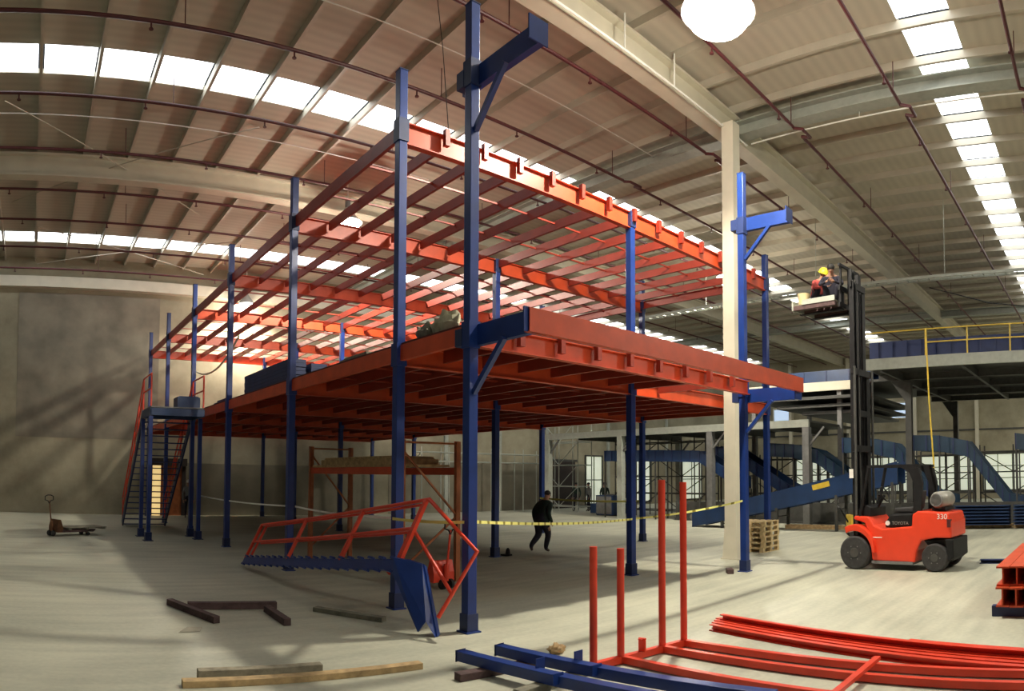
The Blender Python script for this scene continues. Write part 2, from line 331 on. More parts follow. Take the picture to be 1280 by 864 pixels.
# ------------------------------------------------------------------ sprinkler pipes, conduits
ORD = ['first', 'second', 'third', 'fourth', 'fifth', 'sixth', 'seventh', 'eighth', 'ninth', 'tenth', 'eleventh']
PY = [-5.7, -2.75, 0.15, 2.9, 5.9, 8.9, 11.75, 14.6, 17.3, 20.4, 23.4]
for i, yy in enumerate(PY):
    t = thing('sprinkler_pipe', 'dark red sprinkler pipe under the roof, %s from the far left wall' % ORD[10-i], 'pipe', (0, yy, 11.2), group='sprinkler pipes under the roof')
    pts = [(X0, 0, 0), (10.2, 0, 0), (10.25, 0, -0.02), (10.25, -0.25, -0.1), (10.75, -0.25, -0.1), (10.75, 0, -0.02), (10.8, 0, 0), (46, 0, 0)] if i < 5 else [(X0, 0, 0), (10.0, 0, 0), (46, 0, 0)]
    MB().tube(pts, 0.043, 8).build('run', 'pipe', t, smooth=True)
    h = None
    for k in range(14):
        x = -10.0 + 3.1*k + 0.4*(i % 3)
        if h is None: h = MB().tube([(0,0,0), (0,0,-0.16)], 0.02, 6).lathe([(0.05, -0.18), (0.05, -0.16)], (0,0,0), 'Z', 8).build('sprinkler_head', 'pipe', t); h.location = (x, 0, 0)
        else: share(h, 'sprinkler_head', t, (x, 0, 0))
        if k % 2 == 0: MB().tube([(x+0.7, 0, 0.0), (x+0.7, 0, 0.75)], 0.012, 6).build('hanger', 'pipe', t)
t = thing('conduit', 'white conduit running along the underside of the cream girder above the lamp', 'conduit', (0, 1.7, 11.2))
MB().tube([(3.0, 0, 0), (10.5, 0, 0)], 0.025, 8).build('run', 'conduit', t, smooth=True)
for x in (5.3, 7.1): MB().tube([(x, 0, 0), (x, 0, 0.8)], 0.02, 8).build('drop', 'conduit', t, smooth=True)
t = thing('conduit', 'thin white conduit crossing from the cream column towards the right roof lights', 'conduit', (10.75, 0, 11.35))
MB().tube([(0, 1.7, 0), (0, -9, 0)], 0.02, 8).build('run', 'conduit', t, smooth=True)
for y in (-1.5, -4.5, -7.5): MB().tube([(0, y, 0), (0, y, 0.15)], 0.01, 6).build('clip', 'conduit', t)
for (xx, yy, k) in ((-2.5, 11.0, 'the second and third girders'), (1.6, 5.0, 'the first girder and the long roof lights')):
    o = MB().tube([(xx-9, yy, 11.8), (xx+9, yy, 11.8)], 0.015, 6).build('electrical_conduit', 'conduit', smooth=True)
    tag(o, 'very thin pale conduit under the purlins between ' + k, 'conduit')

# ------------------------------------------------------------------ high-bay lamps
def lamp(x, y, z, label, power, r=0.42):
    t = thing('high_bay_lamp', label, 'lamp', (x, y, z), group='high bay lamps')
    MB().lathe([(0.10, 0.50), (0.14, 0.42), (0.26, 0.25), (r+0.08, 0.0), (r+0.06, 0.0), (0.24, 0.24), (0.12, 0.40), (0.08, 0.47)], (0,0,0), 'Z', 24).build('reflector', 'shade', t, smooth=True)
    MB().lathe([(0.09, 0.5), (0.09, 0.78), (0.02, 0.82)], (0,0,0), 'Z', 16).build('ballast', 'grey', t, smooth=True)
    MB().tube([(0,0,0.8), (0,0,ROOF-z)], 0.015, 6).build('hanger', 'conduit', t)
    MB().sphere((0, 0, -0.06), r*0.95, r*0.95, 0.32, 20, 10).build('glass', 'lampglass', t, smooth=True)
    L = bpy.data.lights.new('lamp_light', 'SPOT'); L.spot_size = math.radians(162); L.spot_blend = 0.25; L.energy = power; L.color = (1.0, 0.92, 0.76); L.shadow_soft_size = 0.16
    o = bpy.data.objects.new('lamp_light', L); col.objects.link(o); o.parent = t; o.location = (0, 0, -0.42)
    U = bpy.data.lights.new('lamp_side_glow', 'POINT'); U.energy = power*UPLIGHT; U.color = (1.0, 0.90, 0.74); U.shadow_soft_size = 0.25
    o = bpy.data.objects.new('lamp_side_glow', U); col.objects.link(o); o.parent = t; o.location = (0, 0, -0.46)
lamp(4.65, -1.05, 10.5, 'blazing high bay lamp hanging nearest, at the top of the picture', LAMP_W*1.2, 0.6)
lamp(4.4, 12.7, 10.5, 'lit high bay lamp seen through the joists above the mezzanine middle', LAMP_W)
lamp(4.58, 24.0, 10.3, 'lit high bay lamp close to the far left wall', LAMP_W*0.8)
lamp(18.87, 7.45, 10.5, 'lit high bay lamp seen just left of the cream column', LAMP_W)
lamp(18.7, -13.0, 10.5, 'high bay lamp out over the right side of the hall', LAMP_W*0.7)
lamp(4.6, -14.0, 10.5, 'high bay lamp behind the place the photographer stands', LAMP_W*0.5)
lamp(36.0, -11.0, 10.8, 'added high bay lamp out of view at the far right', LAMP_W)  # made-up lamp, added out of view to light the far right end

# ================================================================== MEZZANINE
MZ = thing('mezzanine', 'two-level blue and red steel mezzanine under construction in the hall', 'mezzanine', (0, 0, 0))
AR = [0.0, 1.91, 6.5, 11.3, 15.7, 20.25, 24.4]
BM, BR = 5.72, 11.85
ZD, ZU = 4.18, 7.84            # top of lower deck frame, top of upper frame
S = 0.15
def column(x, y, h):
    c = MB().box(-S/2, S/2, -S/2, S/2, 0.02, h-0.015).build('column', 'blue', MZ, bevel=0.008); c.location = (x, y, 0)
    MB().box(-0.12, 0.12, -0.12, 0.12, 0, 0.02).build('base_plate', 'blue', c)
    g = MB()
    g.sweep((0, 0, 0.02), (0, 0, 0.25), [(-0.09, -0.09), (0.09, -0.09), (0.09, 0.09), (-0.09, 0.09)])
    g.build('base_shoe', 'navy', c)
    MB().box(-S/2-0.006, S/2+0.006, -S/2-0.006, S/2+0.006, h-0.015, h).build('end_cap', 'navy', c)
    for z in (ZD, ZU):
        if h > z-0.2:
            MB().box(-S/2-0.018, S/2+0.018, -S/2-0.018, S/2+0.018, z-0.33, min(z+0.04, h-0.02)).build('connector_sleeve', 'navy' if z == ZU else 'blue', c)
    return c
C = {}
for i, a in enumerate(AR):
    C['L', i] = column(0, a, 8.70)
for i, a in enumerate(AR[1:], 1):
    C['M', i] = column(BM, a, ZU + 0.02); C['R', i] = column(BR, a, 8.55)
C['E', 0] = column(7.5, 0.15, 8.9)
def bracket(c, zt, ln, stub):
    h = 0.29
    MB().chan((0.05, stub, zt-h), (0.05, -ln, zt-h), 0.1, h, 0.014, -1).build('cantilever_arm', 'blue', c)
    MB().box(-0.12, 0.2, -ln-0.02, -ln, zt-h-0.01, zt+0.01).build('end_plate', 'blue', c)
    MB().bar((0.0, -0.08, zt-0.95), (0.0, -0.72, zt-h), 0.07, 0.07).build('knee_brace', 'blue', c)
    MB().box(-0.1, 0.1, S/2, S/2+0.16, zt-h, zt-0.05).build('back_plate', 'navy', c)
bracket(C['L', 0], ZD, 1.22, 0.10); bracket(C['L', 0], ZU-0.02, 1.30, 0.30)
bracket(C['E', 0], ZD-0.16, 1.32, 0.10); bracket(C['E', 0], ZU+0.05, 1.15, 0.22)
# cross beams
def cross(b0, b1, a, zt, h, name='cross_beam', m='red'): return MB().ibeam((b0, a, zt-h), (b1, a, zt-h), 0.13, h).build(name, m, MZ)
MB().chan((-0.05, -1.27, ZD-0.30), (7.62, -1.27, ZD-0.30), 0.1, 0.30, 0.014, -1).build('edge_beam', 'red', MZ)
cross(0.08, 7.42, 0.0, ZD, 0.30)
for i in range(1, 7):
    for b0, b1 in ((0.08, BM-0.08), (BM+0.08, BR-0.08)):
        cross(b0, b1, AR[i], ZD, 0.32); cross(b0, b1, AR[i], ZU, 0.36)
# long edge channels at both levels
for i in range(6):
    y0, y1 = AR[i]+0.08, AR[i+1]-0.08
    MB().chan((-0.03, y0, ZD-0.25), (-0.03, y1, ZD-0.25), 0.08, 0.25, 0.012, 1).build('edge_beam', 'red', MZ)
    if i:
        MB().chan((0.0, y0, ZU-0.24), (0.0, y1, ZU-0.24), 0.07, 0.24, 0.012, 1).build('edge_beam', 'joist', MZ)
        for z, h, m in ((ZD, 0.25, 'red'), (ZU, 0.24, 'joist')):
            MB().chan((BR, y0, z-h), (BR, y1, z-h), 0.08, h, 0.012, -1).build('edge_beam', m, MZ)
# joists on both levels
NJ = 7
JB = [BM*k/NJ for k in range(1, NJ)] + [BM] + [BM+(BR-BM)*k/NJ for k in range(1, NJ)]
jm = {}
for i in range(6):
    ln = AR[i+1]-AR[i]-0.14
    for z in (ZD, ZU):
        if z == ZU and i == 0: continue
        for x in JB:
            if i == 0 and (x > 7.2 or abs(x-BM) < 0.01 and False): continue
            y0 = AR[i]+0.07
            if abs(x-BM) < 0.01 and i > 0: pass
            k = (i, z)
            if k not in jm:
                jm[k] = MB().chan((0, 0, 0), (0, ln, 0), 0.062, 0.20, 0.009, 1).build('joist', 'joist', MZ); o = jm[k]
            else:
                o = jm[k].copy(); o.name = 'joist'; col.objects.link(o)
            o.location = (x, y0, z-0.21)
            if i == 0 and x > BM+0.1: o.rotation_euler = (0, 0, 0.0)
# short clips on the front faces
cl = None
for (a, z) in ((AR[1], ZU), (0.0, ZD)):
    for x in JB:
        if a == 0 and x > 7.2: continue
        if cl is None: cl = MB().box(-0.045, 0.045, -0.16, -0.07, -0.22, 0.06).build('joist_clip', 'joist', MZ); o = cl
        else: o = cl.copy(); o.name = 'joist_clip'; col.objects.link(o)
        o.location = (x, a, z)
for i in range(1, 6):
    for k in ((1, 2) if i > 1 else (1, 2)):
        y = AR[i] + (AR[i+1]-AR[i])*k/3
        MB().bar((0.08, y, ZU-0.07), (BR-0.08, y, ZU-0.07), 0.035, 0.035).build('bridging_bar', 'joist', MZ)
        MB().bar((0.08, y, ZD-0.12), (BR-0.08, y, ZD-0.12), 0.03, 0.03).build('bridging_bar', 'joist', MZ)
# deck sheets on the lower level
for i in range(6):
    for b0, b1 in ((-0.02, BM), (BM, BR)):
        if i == 0 and b0 > 1: continue
        n = max(1, round((AR[i+1]-AR[i])/2.3))
        for k in range(n):
            ya = AR[i]+(AR[i+1]-AR[i])*k/n; yb = AR[i]+(AR[i+1]-AR[i])*(k+1)/n
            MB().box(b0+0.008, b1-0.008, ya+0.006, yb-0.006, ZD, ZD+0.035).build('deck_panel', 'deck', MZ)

# ------------------------------------------------------------------ things lying on the lower deck
ZK = ZD + 0.035
for k in range(6):
    o = MB().chan((-0.06, 0, 0), (-0.06, 3.4, 0), 0.2, 0.09, 0.01, 1)
    o = MB().box(0, 0.42, 0, 3.3, 0, 0.085).box(0.02, 0.40, -0.03, 3.33, 0.0, 0.07).build('boxed_beam', 'navy'); o.location = (0.14, 7.0+0.02*(k % 2), ZK+0.09*k)
    tag(o, 'dark blue steel length in the pile on the deck edge, %s from the bottom' % ORD[k], 'steel beam', 'pile of dark blue steel on the deck')
for k in range(5):
    o = MB().box(0, 0.40, 0, 2.6, 0, 0.085).build('boxed_beam', 'navy'); o.location = (0.62, 6.85, ZK+0.088*k)
    tag(o, 'dark blue steel length in the second deck pile behind the blue post, %s from the bottom' % ORD[k], 'steel beam', 'second pile of dark blue steel on the deck')
def lump(name, loc, sx, sy, sz, m, label, cat, seed):
    random.seed(seed); mb = MB().sphere((0, 0, 0), 1, 1, 1, 18, 10); vs = []
    for x, y, z in mb.v:
        f = 1 + 0.22*math.sin(5*x+seed)*math.cos(6*y+2*seed)+0.14*math.sin(9*z+7*x)
        vs.append((x*sx*f, y*sy*f, max(0, (z*0.75+0.55)*sz*f)))
    mb.v = vs; o = mb.build(name, m, smooth=True); o.location = loc; return tag(o, label, cat)
lump('canvas_heap', (0.26, 0.95, ZK), 0.15, 0.30, 0.26, 'tarp', 'crumpled pale canvas heap on the deck edge by the front posts', 'canvas', 3)
lump('sack', (0.26, 1.5, ZK), 0.12, 0.22, 0.2, 'wood_grey', 'grey sack slumped beside the canvas heap on deck', 'sack', 5)
o = MB().box(0.1, 0.35, 3.2, 4.3, 0, 0.07).box(0.15, 0.3, 3.3, 4.2, 0.07, 0.11).build('plank_offcut', 'wood_grey'); o.location = (0, 0, ZK); tag(o, 'grey plank offcuts lying flat on the deck edge', 'plank')
o = MB().box(0.1, 0.5, 11.8, 13.3, 0, 0.07).box(0.12, 0.4, 12.0, 13.0, 0.07, 0.12).build('plank_offcut', 'navy'); o.location = (0, 0, ZK); tag(o, 'thin dark boards on the deck near the staircase landing', 'board')

# ------------------------------------------------------------------ staircase at the far left
ST = thing('staircase', 'blue and red steel staircase climbing to the lower deck by the far wall', 'staircase', (-1.1, 14.4, 0))
def wb(m, n, mt, p=ST, **k): return m.build(n, mt, p, world=True, **k)
xa, xb, yt, yb_, zl = -1.95, -0.30, 14.45, 18.75, 4.10
wb(MB().box(xa, xb, 13.0, yt, zl-0.04, zl), 'landing_plate', 'grey')
for a, b, n in (((xa, 13.0), (xb, 13.0), 0), ((xa, 13.0), (xa, yt), 1), ((xb, 13.0), (xb, yt), 1), ((xa, yt), (xb, yt), 0)):
    wb(MB().bar((*a, zl-0.17), (*b, zl-0.17), 0.07, 0.22), 'landing_beam', 'convblue')
for x, y in ((xa, 13.05), (xb+0.02, 13.5), (xa, yt), (xb, yt)):
    wb(MB().box(x-0.06, x+0.06, y-0.06, y+0.06, 0.02, zl-0.3), 'post', 'blue'); wb(MB().box(x-0.15, x+0.15, y-0.15, y+0.15, 0, 0.02), 'base_plate', 'navy'); wb(MB().box(x-0.1, x+0.1, y-0.1, y+0.1, 0.02, 0.26), 'post_shoe', 'navy')
for x in (xa, xb): wb(MB().bar((x, yt, zl-0.12), (x, yb_, 0.08), 0.05, 0.26), 'stringer', 'navy')
NT = 19
for k in range(NT):
    f = (k+0.7)/NT; y = yt+(yb_-yt)*f; z = zl-(zl)*f
    wb(MB().box(xa+0.03, xb-0.03, y-0.12, y+0.12, z-0.02, z+0.015), 'tread', 'navy')
for x in (xa, xb):
    for dz in (0.55, 1.0): wb(MB().tube([(x, 13.05, zl+dz), (x, yt, zl+dz), (x, yb_+0.1, 0.05+dz)], 0.026, 8), 'handrail', 'tube', smooth=True)
    for k in range(6):
        f = k/5; y = yt+(yb_-yt)*f; z = zl*(1-f)
        wb(MB().bar((x, y, z), (x, y, z+1.0), 0.045, 0.045), 'baluster', 'tube')
    wb(MB().bar((x, 13.05, zl), (x, 13.05, zl+1.0), 0.045, 0.045), 'baluster', 'tube')
wb(MB().box(-1.1, -0.38, 13.15, 13.75, zl, zl+0.33).box(-1.05, -0.42, 13.2, 13.7, zl+0.33, zl+0.36), 'kick_box', 'convblue')

# ------------------------------------------------------------------ prefabricated flight lying in the foreground
FL = thing('stair_stringer', 'unfitted blue stair stringer with red handrails lying on the floor', 'stair stringer', (-0.6, 0.4, 0))
def fb(m, n, mt, **k): return m.build(n, mt, FL, world=True, **k)
RU = Vector((0.46, 0.0, 0.89))
def P(s, n, side=0.0):      # point along the string: s 0 far end .. 1 bend; n distance off it, leaning right
    return Vector((-0.84, 7.05, 0.17)).lerp(Vector((-0.69, 0.65, 0.87)), s) + RU * n + Vector((0.89, 0, -0.46)) * side
def poly3(pts, off): 
    n = len(pts); return MB().add([p - off for p in pts] + [p + off for p in pts], [(i, (i+1) % n, n+(i+1) % n, n+i) for i in range(n)] + [tuple(range(n-1, -1, -1)), tuple(range(n, 2*n))])
fb(MB().bar(P(0, 0), P(1, 0), 0.05, 0.16, RU), 'stringer', 'blue')
fb(MB().bar(P(0, 0.075, 0.05), P(1, 0.075, 0.05), 0.07, 0.012, RU), 'top_flange', 'blue')
V3 = Vector
fb(poly3([V3((-0.75, 0.72, 0.97)), V3((-0.62, 0.55, 0.95)), V3((-0.50, 0.38, 0.90)), V3((-0.53, 0.0, 0.005)), V3((-0.62, 0.09, 0.20)), V3((-0.70, 0.16, 0.06)), V3((-0.76, 0.72, 0.76))], V3((0.03, 0.02, 0.0))), 'end_plate', 'blue')
fb(poly3([V3((-0.50, 0.38, 0.90)), V3((-0.44, 0.40, 0.86)), V3((-0.47, 0.03, 0.03)), V3((-0.53, 0.0, 0.005))], V3((0.01, -0.015, 0.0))), 'end_flange', 'blue')
for k in range(20):
    s_ = (k+0.3)/20
    for n_ in (0.10, -0.09):
        c0 = P(s_, n_, -0.02); fb(MB().bar(c0 + Vector((0, -0.07, 0)), c0 + Vector((0, 0.07, 0)), 0.05, 0.04, RU), 'tread_cleat', 'blue')
fb(MB().tube([P(0.0, 0.88), P(0.35, 0.91), P(0.7, 0.96), P(1.0, 1.01), V3((-0.135, -0.35, 1.12)), V3((-0.53, -0.04, 0.26))], 0.03, 10), 'handrail', 'tube', smooth=True)
fb(MB().tube([P(0.0, 0.46), P(0.5, 0.50), P(0.985, 0.56), V3((-0.285, -0.02, 0.52))], 0.028, 10), 'mid_rail', 'tube', smooth=True)
fb(MB().tube([P(0.02, 0.87, 0.07), P(0.7, 0.94, 0.07), P(0.97, 0.98, 0.07)], 0.022, 10), 'handrail', 'tube', smooth=True)
fb(MB().tube([P(0.05, 0.45, 0.07), P(0.97, 0.54, 0.07)], 0.022, 10), 'mid_rail', 'tube', smooth=True)
for q_ in (0.0, 0.37, 0.71, 0.99):
    fb(MB().bar(P(q_, 0.06), P(q_, 0.88+0.13*q_), 0.055, 0.055), 'baluster', 'tube'); fb(MB().bar(P(q_-0.025 if q_ > 0.1 else 0.02, 0.05, 0.05), P(q_-0.025 if q_ > 0.1 else 0.02, 0.87+0.11*q_, 0.07), 0.045, 0.045), 'baluster', 'tube')

# ------------------------------------------------------------------ orange rack under the deck
RK = thing('pallet_rack', 'orange brown pallet rack bay standing under the mezzanine', 'rack', (1.8, 5.8, 0))
def rb(m, n, mt): return m.build(n, mt, RK, world=True)
for y in (3.75, 8.2):
    xs = (1.2, 2.5) if y < 5 else (1.25, 2.35)
    for x in xs: rb(MB().box(x-0.05, x+0.05, y-0.045, y+0.045, 0, 2.8), 'upright', 'rackor'); rb(MB().box(x-0.09, x+0.09, y-0.07, y+0.07, 0, 0.012), 'foot_plate', 'rackor')
    for z0, z1 in ((0.3, 1.3), (1.3, 2.6)): rb(MB().bar((xs[0], y, z0 if z0 < 1 else z1), (xs[1], y, z1 if z0 < 1 else z0), 0.03, 0.04), 'diagonal_brace', 'rackor')
    rb(MB().bar((xs[0], y, 2.75), (xs[1], y, 2.75), 0.03, 0.04), 'tie', 'rackor')
for x0, x1 in ((1.2, 1.25), (2.5, 2.35)): rb(MB().bar((x0, 3.75, 2.2), (x1, 8.2, 2.2), 0.05, 0.15), 'beam', 'red')
rb(MB().box(1.2, 2.45, 3.95, 8.0, 2.28, 2.33), 'shelf_board', 'wood')
o = MB().box(1.25, 2.35, 4.2, 7.6, 2.33, 2.45).box(1.3, 2.3, 4.3, 7.5, 2.45, 2.5).build('board_stack', 'wood'); tag(o, 'brown boards stacked on top of the orange pallet rack', 'boards')

# ------------------------------------------------------------------ pallet jacks
def jack(loc, rz, label, m, mfork, turned=False):
    t = thing('pallet_jack', label, 'pallet jack', loc, rz)      # forks along +X
    for y in (-0.19, 0.19):
        MB().prism([(0.12, 0.12), (1.28, 0.12), (1.36, 0.17), (1.36, 0.2), (0.12, 0.2)], 'Y', y-0.08, y+0.08).build('fork', mfork, t)
        MB().lathe([(0.02, -0.05), (0.055, -0.05), (0.055, 0.05), (0.02, 0.05)], (1.12, y, 0.055), 'Y', 14).build('load_roller', 'rubber', t, smooth=True)
        MB().bar((0.95, y, 0.15), (1.12, y, 0.06), 0.04, 0.03).build('roller_arm', m, t)
    MB().prism([(-0.08, 0.12), (0.14, 0.12), (0.14, 0.26), (0.05, 0.52), (-0.02, 0.52), (-0.08, 0.3)], 'Y', -0.26, 0.26).build('body', m, t, bevel=0.01)
    for y in (-0.1, 0.1): MB().lathe([(0.03, -0.03), (0.09, -0.03), (0.09, 0.03), (0.03, 0.03)], (-0.14, y, 0.09), 'Y', 18).build('steer_wheel', 'rubber', t, smooth=True)
    MB().lathe([(0.05, 0.15), (0.05, 0.45), (0.03, 0.47)], (-0.13, 0, 0), 'Z', 14).build('pump', m, t, smooth=True)
    MB().tube([(-0.14, 0, 0.3), (-0.2, 0, 0.75), (-0.24, 0, 1.1)], 0.022, 8).build('tiller', m, t, smooth=True)
    h = MB().tube([(-0.24, 0, 1.02), (-0.245, 0.05, 1.1), (-0.25, 0.15, 1.13), (-0.255, 0.15, 1.24), (-0.26, 0.06, 1.28), (-0.26, -0.06, 1.28), (-0.255, -0.15, 1.24), (-0.25, -0.15, 1.13), (-0.245, -0.05, 1.1), (-0.24, 0, 1.02)], 0.016, 8)
    if turned: h.v = [(-0.25-y, -(x+0.25), z) for x, y, z in h.v]
    h.build('handle', 'black', t, smooth=True)
    return t
j1 = jack((-4.72, 14.15, 0), math.atan2(0.85, 1.5), 'rusty brown pallet jack standing on open floor near left wall', MT['rust'], 'wood_dark', True)
o = MB()
for y in (-0.3, 0.0, 0.3): o.box(0, 1.25, y-0.07, y+0.07, 0, 0.022)
for x in (0.05, 0.6, 1.2): o.box(x-0.05, x+0.05, -0.37, 0.37, -0.0, -0.0+0.0001)
plt = thing('flat_board', 'dark plank platform resting on the pallet jack forks', 'board', (-4.6, 14.23, 0.2), math.atan2(0.85, 1.5))
for y in (-0.28, -0.09, 0.1, 0.29): MB().box(0.1, 1.6, y-0.085, y+0.085, 0.05, 0.075).build('plank', 'wood_grey', plt)
for x in (0.2, 0.85, 1.5): MB().box(x-0.05, x+0.05, -0.37, 0.37, 0.0, 0.05).build('bearer', 'wood_grey', plt)
jack((1.75, 3.2, 0), math.atan2(2.7, -0.35), 'red pallet jack parked behind the lying stair stringer', 'tube', 'tube')

# ------------------------------------------------------------------ timber on the floor
def timber(p, q, w_, h_, m, label, z=0.0, cat='timber'):
    p, q = Vector(p), Vector(q); mid = (p+q)/2; L = (q-p).length/2
    d = (q-p).normalized()
    random.seed(len(label)); prof = [(-w_/2, 0), (w_/2, 0), (w_/2*0.98, h_*0.97), (-w_/2*0.97, h_)]
    o = MB().sweep((-L, 0, 0), (L, 0, 0), prof).build('timber', m, bevel=0.006)
    o.location = (mid.x, mid.y, z); o.rotation_euler = (0, 0, math.atan2(d.y, d.x)); return tag(o, label, cat, 'loose timber on the floor')
timber((-3.33, 3.2), (-2.95, 1.80), 0.11, 0.10, 'wood_dark', 'dark square timber lying left, beside the scrap of card')
timber((-3.12, 2.85), (-1.75, 2.62), 0.11, 0.11, 'wood_dark', 'dark reddish timber lying across behind the other dark timbers')
timber((-1.98, 2.42), (-2.04, 1.42), 0.11, 0.10, 'wood_dark', 'short dark timber at right end of the dark group')
timber((-1.25, 2.25), (-0.66, 1.14), 0.13, 0.07, 'wood_grey', 'greenish grey plank lying near the stair stringer tip')
timber((-4.05, -0.86), (-1.48, -1.10), 0.12, 0.07, 'wood', 'long pale timber lying flat at the bottom of the picture')
timber((-3.84, -0.64), (-2.52, -0.77), 0.11, 0.10, 'wood_tan', 'shorter grey topped timber behind the long pale timber')
timber((-1.42, -1.70), (-0.35, -1.78), 0.13, 0.08, 'wood_dark', 'dark wooden bearer under the two blue beams')
timber((-1.30, -2.5), (-0.2, -2.4), 0.12, 0.08, 'wood_grey', 'grey wooden bearer under the blue beams, nearer the viewer')
o = MB().add([(-0.16, -0.05, 0.005), (0.14, -0.03, 0.005), (0.2, 0.1, 0.03), (0.0, 0.14, 0.012), (-0.02, 0.05, 0.05), (-0.16, -0.05, 0.009), (0.14, -0.03, 0.009), (0.2, 0.1, 0.034), (0.0, 0.14, 0.016), (-0.02, 0.05, 0.054)],
             [(0,1,4), (1,2,4), (2,3,4), (3,0,4), (5,9,6), (6,9,7), (7,9,8), (8,9,5)]).build('card_scrap', 'paper'); o.location = (-3.44, 1.38, 0); tag(o, 'torn scrap of card lying on the open floor', 'card')

# ------------------------------------------------------------------ blue beams at the bottom edge
def blue_beam(p, q, label):
    p, q = Vector(p), Vector(q); t = thing('blue_beam', label, 'steel beam', (p.x, p.y, p.z), group='blue steel beams in the foreground')
    v = q - p
    MB().bar((0, 0, 0.055), v + Vector((0, 0, 0.055)), 0.13, 0.11).build('box_section', 'blue', t, bevel=0.006)
    d = v.normalized()
    MB().bar(d*0.0+Vector((0,0,0.055)), -d*0.008+Vector((0,0,0.055)), 0.15, 0.125).build('end_plate', 'navy', t)
    m = d*1.05; MB().bar(m + Vector((0.07, 0, 0.02)), m + Vector((0.07, 0, 0.20)), 0.012, 0.12).build('connector_plate', 'blue', t)
    m = d*1.4; MB().bar(m + Vector((-0.07, 0, 0.03)), m + Vector((-0.07, 0, 0.14)), 0.012, 0.14).build('connector_plate', 'blue', t)
    return t
blue_beam((-1.10, -1.32, 0.08), (-0.62, -4.5, 0.08), 'blue box beam on timber bearers, the left of the foreground pair')
blue_beam((-0.60, -1.38, 0.08), (-0.16, -4.6, 0.08), 'blue box beam on timber bearers, the right one by the red frame')
lump('rubble', (0.15, -1.55, 0), 0.12, 0.08, 0.08, 'wood', 'small brown bit of rubble behind the blue beams', 'rubble', 9)

# ------------------------------------------------------------------ red tube frame with four uprights
RF = thing('tube_frame', 'red tubular railing frame lying flat with four uprights standing', 'railing frame', (0.6, -2.5, 0))
def tb(m, n, mt='tube', **k): return m.build(n, mt, RF, world=True, **k)
q = 0.075
for x, y, h in ((-0.09, -2.36, 1.33), (0.32, -2.40, 1.28), (0.99, -2.48, 2.05), (1.38, -2.52, 2.02)):
    tb(MB().tube([(x, y, 0.0), (x, y, h)], 0.043, 14), 'upright', smooth=True); tb(MB().lathe([(0.044, h), (0.044, h+0.008)], (x, y, 0), 'Z', 14), 'end_cap')
tb(MB().bar((-0.13, -2.36, 0.05), (1.42, -2.53, 0.05), q, q), 'base_rail')
for x, y in ((0.34, -2.44), (0.99, -2.52), (1.38, -2.56)):
    tb(MB().bar((x, y, 0.05), (x-0.03, -7.6, 0.05), q, q), 'long_rail')
tb(MB().bar((0.2, -5.0, 0.105), (1.5, -4.98, 0.105), 0.07, 0.04), 'cross_rail')
tb(MB().bar((0.62, -2.47, 0.09), (0.62, -2.47, 0.24), 0.09, 0.03).box(0.58, 0.66, -2.50, -2.44, 0.22, 0.235), 'clip_plate')
def red_len(p, q_, n, label, sec=0.085):
    p, q_ = Vector(p), Vector(q_)
    o = MB().chan(-(q_-p)/2 , (q_-p)/2, sec, sec, 0.012, 1).build('red_channel', 'tube'); m = (p+q_)/2; o.location = m
    return tag(o, label, 'steel channel', 'red channels on the floor at right')
LB = ['back', 'second from the back', 'third from the back', 'front']
for k, (xo, z) in enumerate(((0.42, 0.0), (0.29, 0.0), (0.16, 0.0), (0.02, 0.0))):
    red_len((2.33+xo, -2.18-0.05*k, z), (1.42+xo*0.95, -7.2, z), k, 'long red steel channel lying right of the tube frame, %s of four' % LB[k], 0.085)
red_len((2.66, -2.3, 0.086), (1.75, -7.2, 0.086), 4, 'red steel channel laid on top of the four long channels', 0.075)
for k in range(2): red_len((2.40+0.11*k, -5.0-0.06*k, 0.0), (1.99+0.11*k, -7.3, 0.0), 5+k, 'shorter red channel starting further right behind the long ones, %s' % ('front one' if k == 0 else 'rear one'), 0.08)

# ------------------------------------------------------------------ stack of red beams at the right edge
for r in range(2):
    for k in range(5):
        o = MB().ibeam((0, 0, 0), (3.2, 0, 0), 0.19, 0.28, 0.02).build('red_beam', 'red')
        o.location = (4.15-0.03*((k+r) % 2)+0.12*r, -5.95-0.2*k, 0.16+0.285*r)
        tag(o, 'red steel beam in the right edge stack, %s layer, %s from its left side' % (('lower', 'upper')[r], ORD[k]), 'steel beam', 'stack of red beams at the right edge')
for x, n in ((4.35, 'front'), (6.7, 'rear')):
    o = MB().box(-0.07, 0.07, -1.1, 0.18, 0, 0.155).build('blue_bearer', 'navy', bevel=0.006); o.location = (x, -5.95, 0); tag(o, 'dark blue steel bearer under the stack of red beams, %s one' % n, 'bearer')
o = MB().chan((0, 0, 0), (0.15, -7, 0), 0.2, 0.09, 0.012, 1).build('floor_beam', 'navy'); o.location = (10.1, -4.55, 0); tag(o, 'dark blue beam lying on the floor behind the forklift', 'steel beam')

